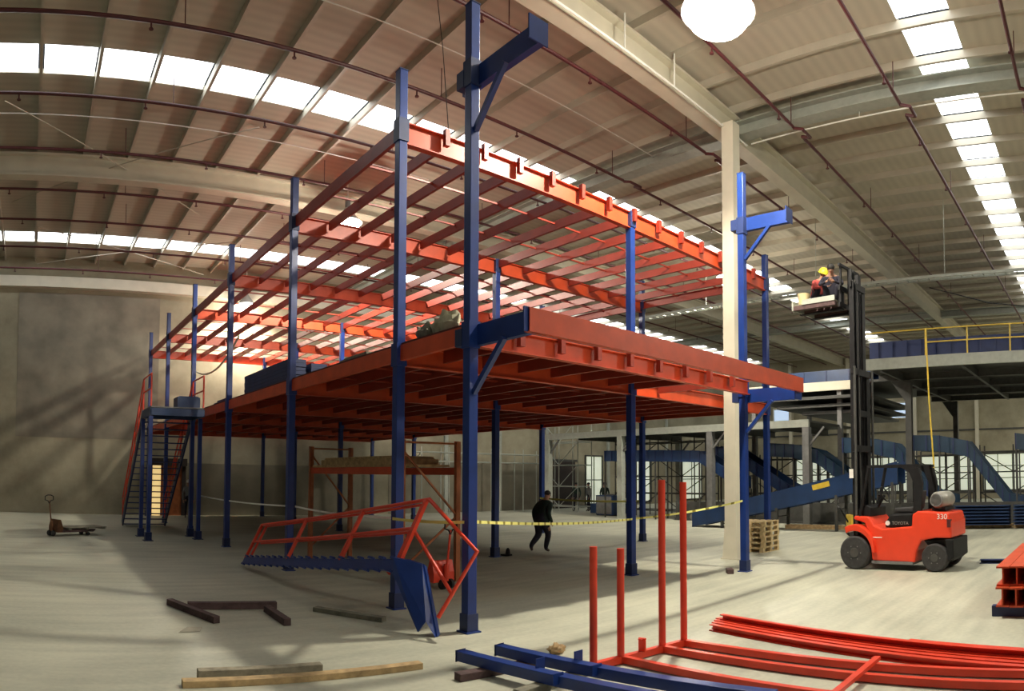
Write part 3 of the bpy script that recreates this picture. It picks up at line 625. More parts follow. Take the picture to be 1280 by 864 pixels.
# ------------------------------------------------------------------ pallets, block
def make_pallet(loc, rz, label):
    t = thing('pallet', label, 'pallet', loc, rz, 'stack of wooden pallets behind the blue post')
    for k in range(5): MB().box(-0.44, 0.44, -0.48+k*0.21, -0.36+k*0.21, 0.12, 0.14).build('top_board', 'pallet', t)
    for x in (-0.39, 0, 0.39):
        for y in (-0.42, 0, 0.42): MB().box(x-0.05, x+0.05, y-0.06, y+0.06, 0.02, 0.10).build('block', 'pallet', t)
        MB().box(x-0.05, x+0.05, -0.48, 0.48, 0.10, 0.12).build('stringer_board', 'pallet', t)
    for y in (-0.42, 0, 0.42): MB().box(-0.44, 0.44, y-0.06, y+0.06, 0.0, 0.02).build('bottom_board', 'pallet', t)
    return t
for k in range(6): make_pallet((11.26+0.02*(k % 2), 1.95, 0.141*k), 0.04*((k % 3)-1), 'pale wooden pallet in the stack by the cream column, %s from the floor' % ORD[k])
o = MB().box(-0.14, 0.14, -0.07, 0.07, 0, 0.1).build('wood_block', 'wood_dark', bevel=0.01); o.location = (7.1, 0.3, 0); o.rotation_euler = (0, 0, 0.7); tag(o, 'small brown wood block on the floor beside blue post', 'block')

# ================================================================== FORKLIFT (forward = +Y)
FK = thing('forklift', 'orange red forklift with a tall raised black mast', 'forklift', (9.15, -2.98, 0), math.atan2(-0.10, 1))
def kb(m, n, mt, **k): return m.build(n, mt, FK, **k)
def wheel(x, y, r, wd, nm):
    t = MB().lathe([(r*0.55, -wd/2), (r*0.9, -wd/2), (r, -wd/2+0.04), (r, wd/2-0.04), (r*0.9, wd/2), (r*0.55, wd/2)], (x, y, r), 'X', 30).build('wheel', 'rubber', FK, smooth=True)
    MB().lathe([(0.02, -wd/2-0.005), (r*0.28, -wd/2-0.01), (r*0.32, -wd/2+0.03), (r*0.56, -wd/2+0.02), (r*0.57, wd/2)], (x, y, r), 'X', 24).build('rim', 'dgrey', t, smooth=True)
    for k in range(6):
        a = k*PI/3; MB().lathe([(0.012, -wd/2-0.005), (0.012, -wd/2+0.03)], (x, y+r*0.42*math.cos(a), r+r*0.42*math.sin(a)), 'X', 6).build('lug_nut', 'grey', t)
for s in (-1, 1): wheel(s*0.50, 0.93, 0.37, 0.26, 'f'); wheel(s*0.45, -0.92, 0.30, 0.2, 'r')
# chassis side profile (y, z)
side = [(0.55, 0.20), (-0.45, 0.18), (-0.50, 0.45), (-0.62, 0.66), (-0.95, 0.72), (-1.30, 0.72), (-1.30, 1.05), (-1.24, 1.26), (-0.55, 1.30), (-0.42, 1.22), (-0.40, 0.96), (0.30, 0.90), (0.50, 0.98), (0.62, 1.16), (0.98, 1.18), (1.0, 1.10), (0.72, 1.02), (0.60, 0.75)]
kb(MB().prism(side, 'X', -0.52, 0.52), 'body', 'fork_red', bevel=0.035)
arc = [(0.93+0.50*math.cos(a), 0.37+0.50*math.sin(a)*1.25) for a in [math.radians(62+13*k) for k in range(10)]] + [(0.93+0.43*math.cos(a), 0.37+0.43*math.sin(a)*1.12) for a in [math.radians(179-13*k) for k in range(10)]]
for x0_, x1_ in ((-0.64, -0.36), (0.36, 0.64)): kb(MB().prism(arc, 'X', x0_, x1_), 'fender', 'fork_red', bevel=0.015)
kb(MB().prism([(-0.62, 0.66), (-1.32, 0.70), (-1.34, 0.30), (-1.22, 0.20), (-0.95, 0.30)], 'X', -0.40, 0.40), 'counterweight_skirt', 'black', bevel=0.02)
kb(MB().prism([(-1.20, 0.22), (-1.34, 0.30), (-1.34, 0.70), (-1.16, 0.70)], 'X', -0.52, 0.52), 'counterweight_skirt', 'black', bevel=0.02)
kb(MB().box(-0.54, 0.54, -0.42, 0.55, 0.14, 0.20), 'step', 'grey')
kb(MB().prism([(-0.42, 0.94), (0.28, 0.92), (0.26, 1.05), (0.12, 1.22), (-0.40, 1.24)], 'X', -0.42, 0.42), 'engine_hood', 'black', bevel=0.04)
kb(MB().prism([(-0.35, 1.24), (0.12, 1.24), (0.12, 1.34), (-0.33, 1.36)], 'X', -0.25, 0.25), 'seat', 'rubber', bevel=0.03)
kb(MB().prism([(-0.42, 1.30), (-0.32, 1.34), (-0.40, 1.72), (-0.5, 1.72)], 'X', -0.24, 0.24), 'seat_back', 'rubber', bevel=0.03)
kb(MB().prism([(0.62, 1.15), (0.95, 1.16), (0.95, 1.30), (0.72, 1.42), (0.60, 1.36)], 'X', -0.42, 0.42), 'dashboard', 'black', bevel=0.02)
kb(MB().tube([(0, 0.62, 1.35), (0, 0.45, 1.62)], 0.03, 10), 'steering_column', 'black', smooth=True)
kb(MB().tube([(0.18*math.cos(a), 0.45+0.08*math.sin(a)*1.0, 1.64+0.16*math.sin(a)) for a in [2*PI*k/20 for k in range(21)]], 0.016, 8), 'steering_wheel', 'black', smooth=True)
for x in (0.10, 0.18, 0.26): kb(MB().tube([(x, 0.70, 1.38), (x, 0.66, 1.60)], 0.009, 6).sphere((x, 0.655, 1.62), 0.022), 'lever', 'black')
# overhead guard
for s in (-1, 1):
    kb(MB().prism([(-0.44, 1.22), (-0.62, 1.22), (-0.66, 1.9), (-0.58, 2.22), (-0.30, 2.28), (-0.12, 2.28), (-0.36, 2.12), (-0.46, 1.9)], 'X', s*0.46-0.04, s*0.46+0.04), 'guard_pillar', 'black')
    kb(MB().tube([(s*0.46, 0.86, 1.15), (s*0.46, 0.62, 2.26)], 0.04, 8), 'guard_front_leg', 'black')
    kb(MB().bar((s*0.46, 0.66, 2.27), (s*0.46, -0.58, 2.27), 0.06, 0.06), 'guard_rail', 'black')
for k in range(7): kb(MB().bar((-0.46, -0.5+k*0.19, 2.29), (0.46, -0.5+k*0.19, 2.29), 0.05, 0.03), 'guard_slat', 'black')
# gas cylinder lying across the rear
kb(MB().lathe([(0.05, -0.42), (0.13, -0.40), (0.18, -0.32), (0.185, 0.0), (0.18, 0.32), (0.13, 0.40), (0.05, 0.42)], (0, -0.95, 1.52), 'X', 24), 'gas_cylinder', 'gas', smooth=True)
kb(MB().lathe([(0.14, -0.46), (0.145, -0.38), (0.12, -0.38), (0.12, -0.46)], (0, -0.95, 1.52), 'X', 20), 'cylinder_collar', 'grey', smooth=True)
kb(MB().box(-0.3, 0.3, -1.1, -0.8, 1.29, 1.36), 'cylinder_cradle', 'black')
for s in (-1, 1): kb(MB().box(s*0.5-0.06, s*0.5+0.04 if s > 0 else s*0.5+0.06, -1.29, -1.22, 0.95, 1.12), 'tail_lamp', 'pipe')
text('TOYOTA', 0.095, 'gas', FK, Matrix.Translation((-0.427, -0.10, 1.02)) @ Matrix.Rotation(-PI/2, 4, 'Z') @ Matrix.Rotation(PI/2, 4, 'X'))
kb(MB().lathe([(0.045, -0.002), (0.055, -0.002), (0.055, 0.002), (0.045, 0.002)], (-0.428, 0.2, 1.02), 'X', 20), 'badge', 'white')
text('330', 0.16, 'white', FK, Matrix.Translation((-0.523, -1.1, 1.17)) @ Matrix.Rotation(-PI/2, 4, 'Z') @ Matrix.Rotation(PI/2, 4, 'X'))
kb(MB().prism([(0.30, 0.72), (0.55, 0.72), (0.55, 0.70), (0.30, 0.70)], 'X', -0.526, -0.519), 'stripe', 'white')
# mast
MS = 1.035; kb0 = kb
def kb(m, n, mt, **k):
    m.v = [(x, y-0.2, z*MS) for x, y, z in m.v]; return kb0(m, n, mt, **k)
for s in (-1, 1):
    kb(MB().chan((s*0.40, 1.25, 0.10), (s*0.40, 1.25, 4.35), 0.10, 0.18, 0.03, s), 'outer_mast_rail', 'black')
    kb(MB().chan((s*0.32, 1.30, 0.9), (s*0.32, 1.30, 6.35), 0.09, 0.16, 0.03, s), 'middle_mast_rail', 'black')
    kb(MB().chan((s*0.25, 1.36, 2.2), (s*0.25, 1.36, 6.62), 0.08, 0.14, 0.03, s), 'inner_mast_rail', 'black')
    kb(MB().tube([(s*0.46, 1.14, 0.3), (s*0.46, 1.14, 4.4)], 0.03, 10), 'lift_cylinder', 'dgrey', smooth=True)
    kb(MB().tube([(s*0.10, 1.34, 0.9), (s*0.10, 1.34, 6.3)], 0.02, 8), 'lift_chain', 'dgrey')
    kb(MB().tube([(s*0.30, 0.95, 0.6), (s*0.42, 1.2, 0.9)], 0.035, 10), 'tilt_cylinder', 'dgrey', smooth=True)
for z in (0.4, 2.6, 4.3): kb(MB().box(-0.5, 0.5, 1.16, 1.22, z-0.07, z+0.07), 'mast_crosshead', 'black')
for z in (3.4, 6.25): kb(MB().box(-0.38, 0.38, 1.24, 1.29, z-0.07, z+0.07), 'mast_crosshead', 'black')
kb(MB().tube([(0.0, 1.28, 0.4), (0.0, 1.28, 4.2)], 0.045, 10), 'lift_cylinder', 'dgrey', smooth=True)
kb(MB().box(-0.48, -0.47, 1.2, 1.3, 1.95, 2.15), 'rating_plate', 'white')
for z in (5.75, 6.12): kb(MB().box(-0.5, 0.5, 1.46, 1.51, z, z+0.1), 'carriage_bar', 'black')
for x in (-0.4, 0.0, 0.4): kb(MB().box(x-0.025, x+0.025, 1.47, 1.51, 5.7, 6.7), 'backrest_bar', 'black')
kb(MB().box(-0.5, 0.5, 1.46, 1.51, 6.66, 6.72), 'backrest_bar', 'black')
for x in (-0.26, 0.26): kb(MB().prism([(1.51, 5.72), (2.65, 5.72), (2.65, 5.735), (1.60, 5.78), (1.57, 6.2), (1.51, 6.2)], 'X', x-0.06, x+0.06), 'fork', 'black')
FT = FK.matrix_basis.copy() if False else Matrix.Translation(FK.location) @ Matrix.Rotation(FK.rotation_euler.z, 4, 'Z')
tp = FT @ Vector((0, 1.93, 5.79*MS))
wp = thing('work_platform', 'timber work platform raised high on the forklift forks', 'platform', tp, FK.rotation_euler.z)
for k in range(6): MB().box(-0.55, 0.55, -0.56+k*0.19, -0.40+k*0.19, 0.10, 0.125).build('deck_board', 'wood_grey', wp)
for x in (-0.5, 0, 0.5): MB().box(x-0.05, x+0.05, -0.56, 0.56, 0.0, 0.10).build('bearer', 'wood_dark', wp)
MB().box(-0.56, 0.56, 0.55, 0.59, 0.0, 0.22).build('toe_board', 'lgrey', wp)
MB().box(-0.57, -0.53, -0.56, 0.3, 0.1, 0.22).build('toe_board', 'lgrey', wp)
b = MB().lathe([(0.10, 0), (0.125, 0.01), (0.15, 0.27), (0.155, 0.28), (0.14, 0.28), (0.12, 0.03)], (0,0,0), 'Z', 20).build('bucket', 'cream', smooth=True)
b.location = FT @ Vector((-0.36, 2.30, 5.915+5.79*(MS-1))); tag(b, 'cream bucket at the outer edge of the raised platform', 'bucket')

# ================================================================== PEOPLE
def person(label, loc, rz, J, mats, hat=None, hatm='helmet', group=None, fingers=True, bulk=1.0):
    """J: joints in metres, facing +Y, x to the right. one continuous skinned body; hat or hair is a child"""
    t = thing('person', label, 'person', loc, rz, group)
    V, E, R, T = [], [], [], []
    def v(p, r, tag_):
        r = r if isinstance(r, tuple) else (r, r)
        if tag_ in ('top', 'leg'): r = (r[0]*bulk, r[1]*bulk)
        V.append(p); R.append(r)
        T.append(tag_); return len(V)-1
    def e(a, b): E.append((a, b))
    g = lambda k: Vector(J[k])
    pel = v(g('pelvis'), (0.145, 0.115), 'leg'); sp = v(g('pelvis').lerp(g('chest'), 0.5), (0.15, 0.115), 'top'); ch = v(g('chest'), (0.165, 0.12), 'top')
    nk = v(g('neck'), 0.058, 'skin'); hd0 = v(g('neck').lerp(g('head'), 0.55), (0.07, 0.075), 'skin'); hd = v(g('head'), (0.078, 0.095), 'skin')
    up = (g('head')-g('neck')).normalized(); tp_ = v(g('head') + up*0.09, (0.055, 0.065), 'skin')
    for a, b in ((pel, sp), (sp, ch), (ch, nk), (nk, hd0), (hd0, hd), (hd, tp_)): e(a, b)
    fwd = Vector(J.get('face', (0, 1, 0))).normalized()
    for s in 'LR':
        sh = v(g('sh'+s), 0.068, 'top'); el = v(g('el'+s), 0.047, 'top'); wr_ = v(g('wr'+s), (0.033, 0.030), 'top'); d = (g('wr'+s)-g('el'+s)).normalized()
        pm = v(g('wr'+s) + d*0.08, (0.036, 0.018), 'skin')
        e(ch, sh); e(sh, el); e(el, wr_); e(wr_, pm)
        x = d.orthogonal().normalized(); sd = d.cross(x).normalized()
        if fingers:
            for k, ln in enumerate((0.065, 0.075, 0.07, 0.055)):
                o_ = sd*(k-1.5)*0.02; a = v(g('wr'+s)+d*0.115+o_, 0.0095, 'skin'); b = v(g('wr'+s)+d*(0.115+ln*0.6)+o_+x*0.015, 0.009, 'skin'); c = v(g('wr'+s)+d*(0.115+ln)+o_+x*0.045, 0.008, 'skin')
                e(pm, a); e(a, b); e(b, c)
            a = v(g('wr'+s)+d*0.06+sd*0.05, 0.011, 'skin'); b = v(g('wr'+s)+d*0.10+sd*0.065+x*0.02, 0.009, 'skin'); e(pm, a); e(a, b)
        hp = v(g('hip'+s), (0.098, 0.10), 'leg'); kn = v(g('kn'+s), 0.062, 'leg'); cf = v(g('kn'+s).lerp(g('an'+s), 0.35), 0.058, 'leg'); an = v(g('an'+s), 0.042, 'leg')
        ft = v(g('an'+s).lerp(g('to'+s), 0.55)+Vector((0,0,-0.02)), (0.045, 0.038), 'shoe'); to = v(g('to'+s), (0.042, 0.028), 'shoe')
        for a, b in ((pel, hp), (hp, kn), (kn, cf), (cf, an), (an, ft), (ft, to)): e(a, b)
    me = bpy.data.meshes.new('body'); me.from_pydata([tuple(p) for p in V], E, []); o = bpy.data.objects.new('body', me); col.objects.link(o)
    sk = o.modifiers.new('skin', 'SKIN'); sk.use_smooth_shade = True
    for i, r in enumerate(R): me.skin_vertices[0].data[i].radius = r
    me.skin_vertices[0].data[0].use_root = True
    ss = o.modifiers.new('sub', 'SUBSURF'); ss.levels = 1; ss.render_levels = 1
    dg = bpy.context.evaluated_depsgraph_get(); m2 = bpy.data.meshes.new_from_object(o.evaluated_get(dg)); bpy.data.objects.remove(o)
    o = bpy.data.objects.new('body', m2); col.objects.link(o); o.parent = t
    m2.materials.clear(); order = ['skin', 'top', 'leg', 'shoe']
    for k in order: m2.materials.append(MT[mats[k]])
    samples = []
    for a, b in E:
        for f in (0.1, 0.5, 0.9): samples.append((Vector(V[a]).lerp(Vector(V[b]), f), T[a] if f < 0.5 else (T[b] if T[b] != 'skin' or f > 0.6 else T[a])))
    for p in m2.polygons:
        c_ = p.center; k = min(samples, key=lambda q_: (q_[0]-c_).length_squared)[1]; p.material_index = order.index(k); p.use_smooth = True
    H = g('head'); rt = fwd.cross(up).normalized(); f2 = up.cross(rt).normalized()
    B = Matrix((rt, f2, up)).transposed()
    def loc_(q_): return tuple(H + B @ Vector(q_))
    fc = MB().sphere((0,0,0), 0.02, 0.03, 0.028, 8, 6); fc.v = [loc_((x, y+0.098, z-0.01)) for x, y, z in fc.v]; fc.build('nose', mats['skin'], t, smooth=True)
    for s in (-1, 1):
        ey = MB().sphere((0,0,0), 0.013, 0.008, 0.009, 8, 6); ey.v = [loc_((x+s*0.033, y+0.09, z+0.02)) for x, y, z in ey.v]; ey.build('eye', 'hair', t, smooth=True)
        er = MB().sphere((0,0,0), 0.012, 0.025, 0.035, 8, 6); er.v = [loc_((x+s*0.08, y-0.005, z)) for x, y, z in er.v]; er.build('ear', mats['skin'], t, smooth=True)
    mo = MB().box(-0.025, 0.025, 0.086, 0.096, -0.052, -0.044); mo.v = [loc_(q_) for q_ in mo.v]; mo.build('mouth', 'vestred', t)
    if hat == 'helmet':
        hb = MB().lathe([(0.135, 0.035), (0.118, 0.05), (0.112, 0.09), (0.085, 0.14), (0.03, 0.165), (0.001, 0.168)], (0, 0, 0), 'Z', 20); hb.v = [loc_((x, y*1.15, z-0.01)) for x, y, z in hb.v]; hb.build('helmet', hatm, t, smooth=True)
    else:
        hb = MB().sphere((0, -0.018, 0.045), 0.092, 0.102, 0.085, 16, 10); hb.v = [loc_(q_) for q_ in hb.v]; hb.build('hair', 'hair', t, smooth=True)
    return t
WALK = dict(pelvis=(0, 0.0, 0.93), chest=(0, 0.14, 1.30), neck=(0, 0.20, 1.45), head=(0, 0.26, 1.58), hipL=(-0.1, 0.0, 0.90), hipR=(0.1, 0.0, 0.90),
            knR=(0.1, 0.20, 0.50), anR=(0.1, 0.08, 0.10), toR=(0.1, 0.24, 0.035), knL=(-0.1, 0.02, 0.48), anL=(-0.1, -0.30, 0.19), toL=(-0.1, -0.24, 0.045),
            shR=(0.20, 0.15, 1.34), elR=(0.26, 0.02, 1.08), wrR=(0.24, 0.16, 0.88), shL=(-0.20, 0.14, 1.34), elL=(-0.26, -0.04, 1.10), wrL=(-0.25, 0.0, 0.87))
STAND = dict(pelvis=(0, 0, 0.95), chest=(0, 0.02, 1.32), neck=(0, 0.03, 1.48), head=(0, 0.05, 1.62), hipL=(-0.1, 0, 0.92), hipR=(0.1, 0, 0.92), knL=(-0.11, 0.03, 0.5), knR=(0.11, 0.03, 0.5),
             anL=(-0.12, 0, 0.09), anR=(0.12, 0, 0.09), toL=(-0.14, 0.16, 0.035), toR=(0.14, 0.16, 0.035), shL=(-0.2, 0.02, 1.37), shR=(0.2, 0.02, 1.37), elL=(-0.27, 0, 1.1), elR=(0.27, 0, 1.1), wrL=(-0.25, 0.1, 0.86), wrR=(0.25, 0.1, 0.86))
CROUCH = dict(pelvis=(0, -0.12, 0.24), chest=(0, 0.08, 0.60), neck=(0, 0.16, 0.73), head=(0, 0.22, 0.84), face=(0, 1, -0.25), hipL=(-0.1, -0.1, 0.22), hipR=(0.1, -0.1, 0.22), knL=(-0.16, 0.26, 0.46), knR=(0.16, 0.26, 0.46),
              anL=(-0.13, 0.0, 0.09), anR=(0.13, 0.0, 0.09), toL=(-0.14, 0.16, 0.035), toR=(0.14, 0.16, 0.035), shL=(-0.2, 0.1, 0.63), shR=(0.2, 0.1, 0.63), elL=(-0.27, 0.26, 0.46), elR=(0.27, 0.26, 0.46), wrL=(-0.12, 0.42, 0.48), wrR=(0.12, 0.42, 0.48))
DK = dict(skin='skin', top='jacket', leg='trouser', shoe='shoe')
HEAD_R = -PHI - PI/2          # facing the picture's right
person('person in dark green jacket and dark trousers walking across under the mezzanine', (7.45, 6.6, 0), HEAD_R + 0.75, WALK, DK, bulk=1.6)
person('person in dark clothes crouching on the raised forklift platform by the mast', FT @ Vector((0.05, 1.76, 5.915+5.79*(MS-1))), PI/2+0.3, CROUCH, dict(DK, top='trouser'))
person('person in a red vest and yellow helmet crouching on the raised platform edge', FT @ Vector((0.2, 2.22, 5.915+5.79*(MS-1))), 2.6, CROUCH, dict(DK, top='vestred'), 'helmet', 'helmet')
person('person in a white helmet and grey top standing by the lit doorway', (1.75, 23.4, 0), 2.9, STAND, dict(DK, top='shirtgrey'), 'helmet', 'helmetw')
person('person in dark clothes standing by the far dark doorway', (24.3, 21.6, 0), 2.0, STAND, DK)
person('person in a light top standing near the far dark doorway', (25.0, 21.2, 0), 1.2, STAND, dict(DK, top='shirtgrey'))
person('person in a dark shirt working behind the low machine far off', (25.2, 20.1, 0), 2.4, STAND, DK, 'helmet', 'wood_dark')

# ------------------------------------------------------------------ caution tape
def ribbon(pts, w_, label, m='tape'):
    vs, fs = [], []
    for i, p in enumerate(pts):
        p = Vector(p); tw = 0.5*math.sin(i*1.3)
        d = Vector((0.3*math.sin(tw), 0.3*math.sin(tw), math.cos(tw)))*w_/2; vs += [p-d, p+d]
    n = len(pts)
    for i in range(n-1): fs.append((2*i, 2*i+2, 2*i+3, 2*i+1))
    mb = MB().add(vs, fs); o = mb.build('caution_tape', m)
    so = o.modifiers.new('thick', 'SOLIDIFY'); so.thickness = 0.002
    return tag(o, label, 'tape', 'caution tape strung between the posts')
def sag(p, q_, n, s): return [Vector(p).lerp(Vector(q_), k/n) + Vector((0, 0, -4*s*(k/n)*(1-k/n))) for k in range(n+1)]
ribbon(sag((-0.09, 1.91, 1.42), (-0.09, 0.0, 1.48), 6, 0.02), 0.045, 'yellow caution tape between the two nearest blue posts')
ribbon(sag((0.09, -0.02, 1.48), (5.63, 1.80, 1.20), 16, 0.05), 0.045, 'yellow caution tape from the nearest blue post across to the middle post')
ribbon(sag((5.81, 1.85, 1.20), (7.42, 0.15, 1.55), 10, 0.04), 0.045, 'yellow caution tape rising from the middle post to the front right post')
ribbon(sag((0.0, 14.9, 1.35), (0.09, 6.5, 1.4), 14, 0.06), 0.04, 'pale tape strung along the left row of posts near staircase', 'conduit')
ribbon(sag((0.09, 6.4, 1.40), (0.09, 1.99, 1.42), 8, 0.05), 0.04, 'pale tape behind the lying stair stringer', 'conduit')
ribbon(sag((11.75, 11.3, 1.30), (11.85, 6.6, 1.30), 10, 0.05), 0.07, 'far caution tape along the right row of posts', 'tape')
o = MB().tube(sag((0.1, 15.6, 5.6), (0.3, 11.4, 6.1), 12, 0.45), 0.03, 8).build('slack_cable', 'pale', smooth=True); tag(o, 'pale slack cable looped between far posts above the deck', 'cable')
o = MB().tube([(1.3, 3.0, 11.9), (1.0, 2.2, 9.6), (0.82, 1.75, 7.9)], 0.008, 6).build('suspension_wire', 'black'); tag(o, 'thin dark wire hanging from the roof to the front upper beam', 'wire')

# ================================================================== RIGHT BACKGROUND
# high grey platform
HP = thing('high_platform', 'grey steel conveyor platform high at right with dark underside', 'platform', (22, -3, 0))
def hb_(m, n, mt, p=HP, **k): return m.build(n, mt, p, world=True, **k)
hb_(MB().box(19.0, 31.0, -14.0, 1.9, 6.35, 6.45), 'deck', 'dgrey')
hb_(MB().box(18.95, 19.1, -14.0, 1.9, 6.08, 6.50), 'fascia_beam', 'lgrey')
for y in (-12, -8.8, -5.6, -2.4, 0.8): hb_(MB().ibeam((19.1, y, 6.0), (31, y, 6.0), 0.14, 0.34), 'cross_beam', 'dgrey')
for x in (22, 25, 28, 31): hb_(MB().ibeam((x, -14, 6.05), (x, 1.9, 6.05), 0.12, 0.28), 'long_beam', 'dgrey')
for x, y in ((21.9, 0.55), (21.9, -8.0), (30.8, 0.5), (30.8, -8)):
    hb_(MB().box(x-0.13, x+0.13, y-0.13, y+0.13, 0, 6.0), 'leg', 'dgrey'); hb_(MB().prism([(y+0.13, 5.1), (y+0.75, 6.0), (y+0.13, 6.0)], 'X', x-0.02, x+0.02), 'gusset', 'dgrey')
hb_(MB().box(24.0, 31.0, 1.9, 9.5, 6.35, 6.45), 'deck', 'dgrey')
hb_(MB().box(23.95, 24.1, 3.9, 9.5, 6.08, 6.5), 'fascia_beam', 'steel_white')
for k, z in enumerate((5.65, 5.3, 5.0)): hb_(MB().box(23.6+0.3*k, 31, 3.0+0.4*k, 9.0-1.2*k, z, z+0.14), 'soffit_tray', 'dgrey')
for x, y in ((24.2, 4.6), (24.2, 9.2), (30.8, 9.2)): hb_(MB().box(x-0.11, x+0.11, y-0.11, y+0.11, 0, 6.3), 'leg', 'grey')
for y in [-0.95-1.6*k for k in range(8)]: hb_(MB().bar((19.1, y, 6.5), (19.1, y, 7.55), 0.05, 0.05), 'guard_post', 'yellow')
for z in (7.02, 7.52): hb_(MB().bar((19.1, 1.85 if z > 7.2 else -0.95, z), (19.1, -12.2, z), 0.045, 0.045), 'guard_rail', 'yellow')
o = MB().tube([(19.0, -1.0, 7.5), (18.9, -1.1, 4.8), (18.8, -1.25, 2.6), (18.7, -1.35, 0.4)], 0.03, 8).build('yellow_rope', 'yellow', smooth=True); tag(o, 'yellow rope hanging from the high platform guard rail', 'rope')
def straight_conveyor(x, y0, y1, z, h, wd, label, m='convblue', step=1.2):
    t = thing('conveyor', label, 'conveyor', (x, (y0+y1)/2, z), group='conveyors on the high platform'); L = (y1-y0)/2
    for s in (0, wd): MB().box(s-0.03, s+0.03, -L, L, 0.1, h).build('side_panel', m, t)
    MB().box(0.03, wd-0.03, -L, L, h*0.6, h*0.6+0.05).build('belt', 'black', t)
    n = int(2*L/step)
    for k in range(n+1):
        MB().box(-0.06, -0.03, -L+k*step, -L+k*step+0.06, 0.1, h).build('side_rib', 'navy', t)
        MB().box(0.0, 0.06, -L+k*step, -L+k*step+0.06, 0.0, 0.1).build('foot', 'black', t)
    return t
straight_conveyor(20.6, -13.0, 1.8, 6.45, 1.0, 1.0, 'blue sided conveyor behind the yellow guard rail', 'navy', 0.6)
straight_conveyor(25.0, 3.2, 9.2, 6.45, 0.75, 1.0, 'blue sided conveyor beyond the pale fascia left of the mast')
t = thing('cable_tray', 'galvanised ladder cable tray hanging below the roof at right', 'cable tray', (17.8, 0, 9.1))
for x in (0, 0.4): MB().box(x-0.015, x+0.015, -14, 12, -0.05, 0.05).build('side_rail', 'lgrey', t)
rg = MB().box(0.015, 0.385, -0.015, 0.015, -0.02, 0.01).build('rung', 'lgrey', t); rg.location = (0, -13.8, 0)
for k in range(1, 64): share(rg, 'rung', t, (0, -13.8+0.4*k, 0))
for k in range(5): MB().tube([(0.2, -12+5*k, 0), (0.2, -12+5*k, 2.8)], 0.012, 6).build('hanger', 'lgrey', t)
# mid-height walkway platform
WP = thing('walkway_platform', 'low grey steel walkway platform behind the mezzanine', 'platform', (22, 12, 0))
wb2 = lambda m, n, mt: m.build(n, mt, WP, world=True)
wb2(MB().box(20.7, 26.0, 4.6, 20.5, 4.36, 4.44), 'deck', 'dgrey'); wb2(MB().box(20.6, 20.75, 4.6, 20.5, 4.14, 4.46), 'fascia_beam', 'lgrey')
for y in (6, 9, 12, 15, 18): wb2(MB().ibeam((20.75, y, 4.06), (26, y, 4.06), 0.12, 0.3), 'cross_beam', 'dgrey')
for x, y in ((20.75, 15.0), (20.75, 9.6), (20.75, 4.75), (25.8, 15), (25.8, 5), (20.75, 20.3)):
    wb2(MB().box(x-0.15, x+0.15, y-0.15, y+0.15, 0, 4.14), 'leg', 'lgrey' if y > 10 else 'grey'); wb2(MB().bar((x, y-0.15, 3.4), (x, y-0.8, 4.12), 0.08, 0.08), 'knee_brace', 'grey')
# inclined chutes
def chute(x, pts, wd, hgt, label, m='convteal', legs=True):
    """pts (y, z) along the chute's bottom line, descending towards -Y"""
    y0 = pts[0][0]; t = thing('chute_conveyor', label, 'chute', (x, y0, 0), group='inclined blue chutes')
    for s in (0, wd):
        poly = [(y-y0, z) for y, z in pts] + [(y-y0, z+hgt) for y, z in reversed(pts)]
        MB().prism(poly, 'X', s-0.025, s+0.025).build('side_panel', m, t)
    mb = MB()
    for (a, za), (b, zb) in zip(pts[:-1], pts[1:]): mb.bar((wd/2, a-y0, za+0.06), (wd/2, b-y0, zb+0.06), wd-0.06, 0.05)
    mb.build('bed', 'black', t)
    for (a, za), (b, zb) in zip(pts[:-1], pts[1:]):
        n = max(1, int(math.hypot(b-a, zb-za)/0.45))
        for k in range(n):
            f = k/n; MB().bar((-0.04, a+(b-a)*f-y0, za+(zb-za)*f), (-0.04, a+(b-a)*f-y0, za+(zb-za)*f+hgt), 0.03, 0.06, (0, 1, 0)).build('side_rib', 'navy', t)
    if legs:
        for (a, za) in pts[::1]:
            if za > 0.6:
                for s in (0.0, wd): MB().bar((s, a-y0, 0), (s, a-y0, za), 0.06, 0.06).build('leg', 'dgrey', t)
    return t
chute(22.0, [(0.4, 3.05), (-0.7, 3.0), (-1.9, 2.75), (-3.6, 0.55), (-4.6, 0.35)], 1.1, 0.66, 'dark blue chute descending to the right above the forklift gas cylinder')
chute(22.0, [(3.6, 3.05), (2.4, 3.0), (1.25, 2.75), (-0.5, 0.75), (-1.3, 0.5)], 1.1, 0.66, 'blue chute descending behind the forklift mast and guard')
chute(22.0, [(-3.9, 3.0), (-5.0, 2.85), (-6.5, 1.0)], 1.1, 0.66, 'dark chute cut off by the right edge')
chute(22.4, [(7.6, 3.0), (6.2, 2.9), (5.0, 2.6), (2.6, 0.9)], 1.1, 0.62, 'blue chute seen between the blue posts and the mast')
chute(22.6, [(10.9, 3.0), (9.4, 2.8), (6.6, 1.1), (5.6, 0.7)], 1.1, 0.62, 'blue chute descending just behind the cream column', 'convblue')
chute(21.0, [(16.3, 2.9), (13.0, 2.85), (10.4, 2.75), (8.2, 1.5)], 1.0, 0.55, 'long navy conveyor bending down left of the cream column', 'convblue')
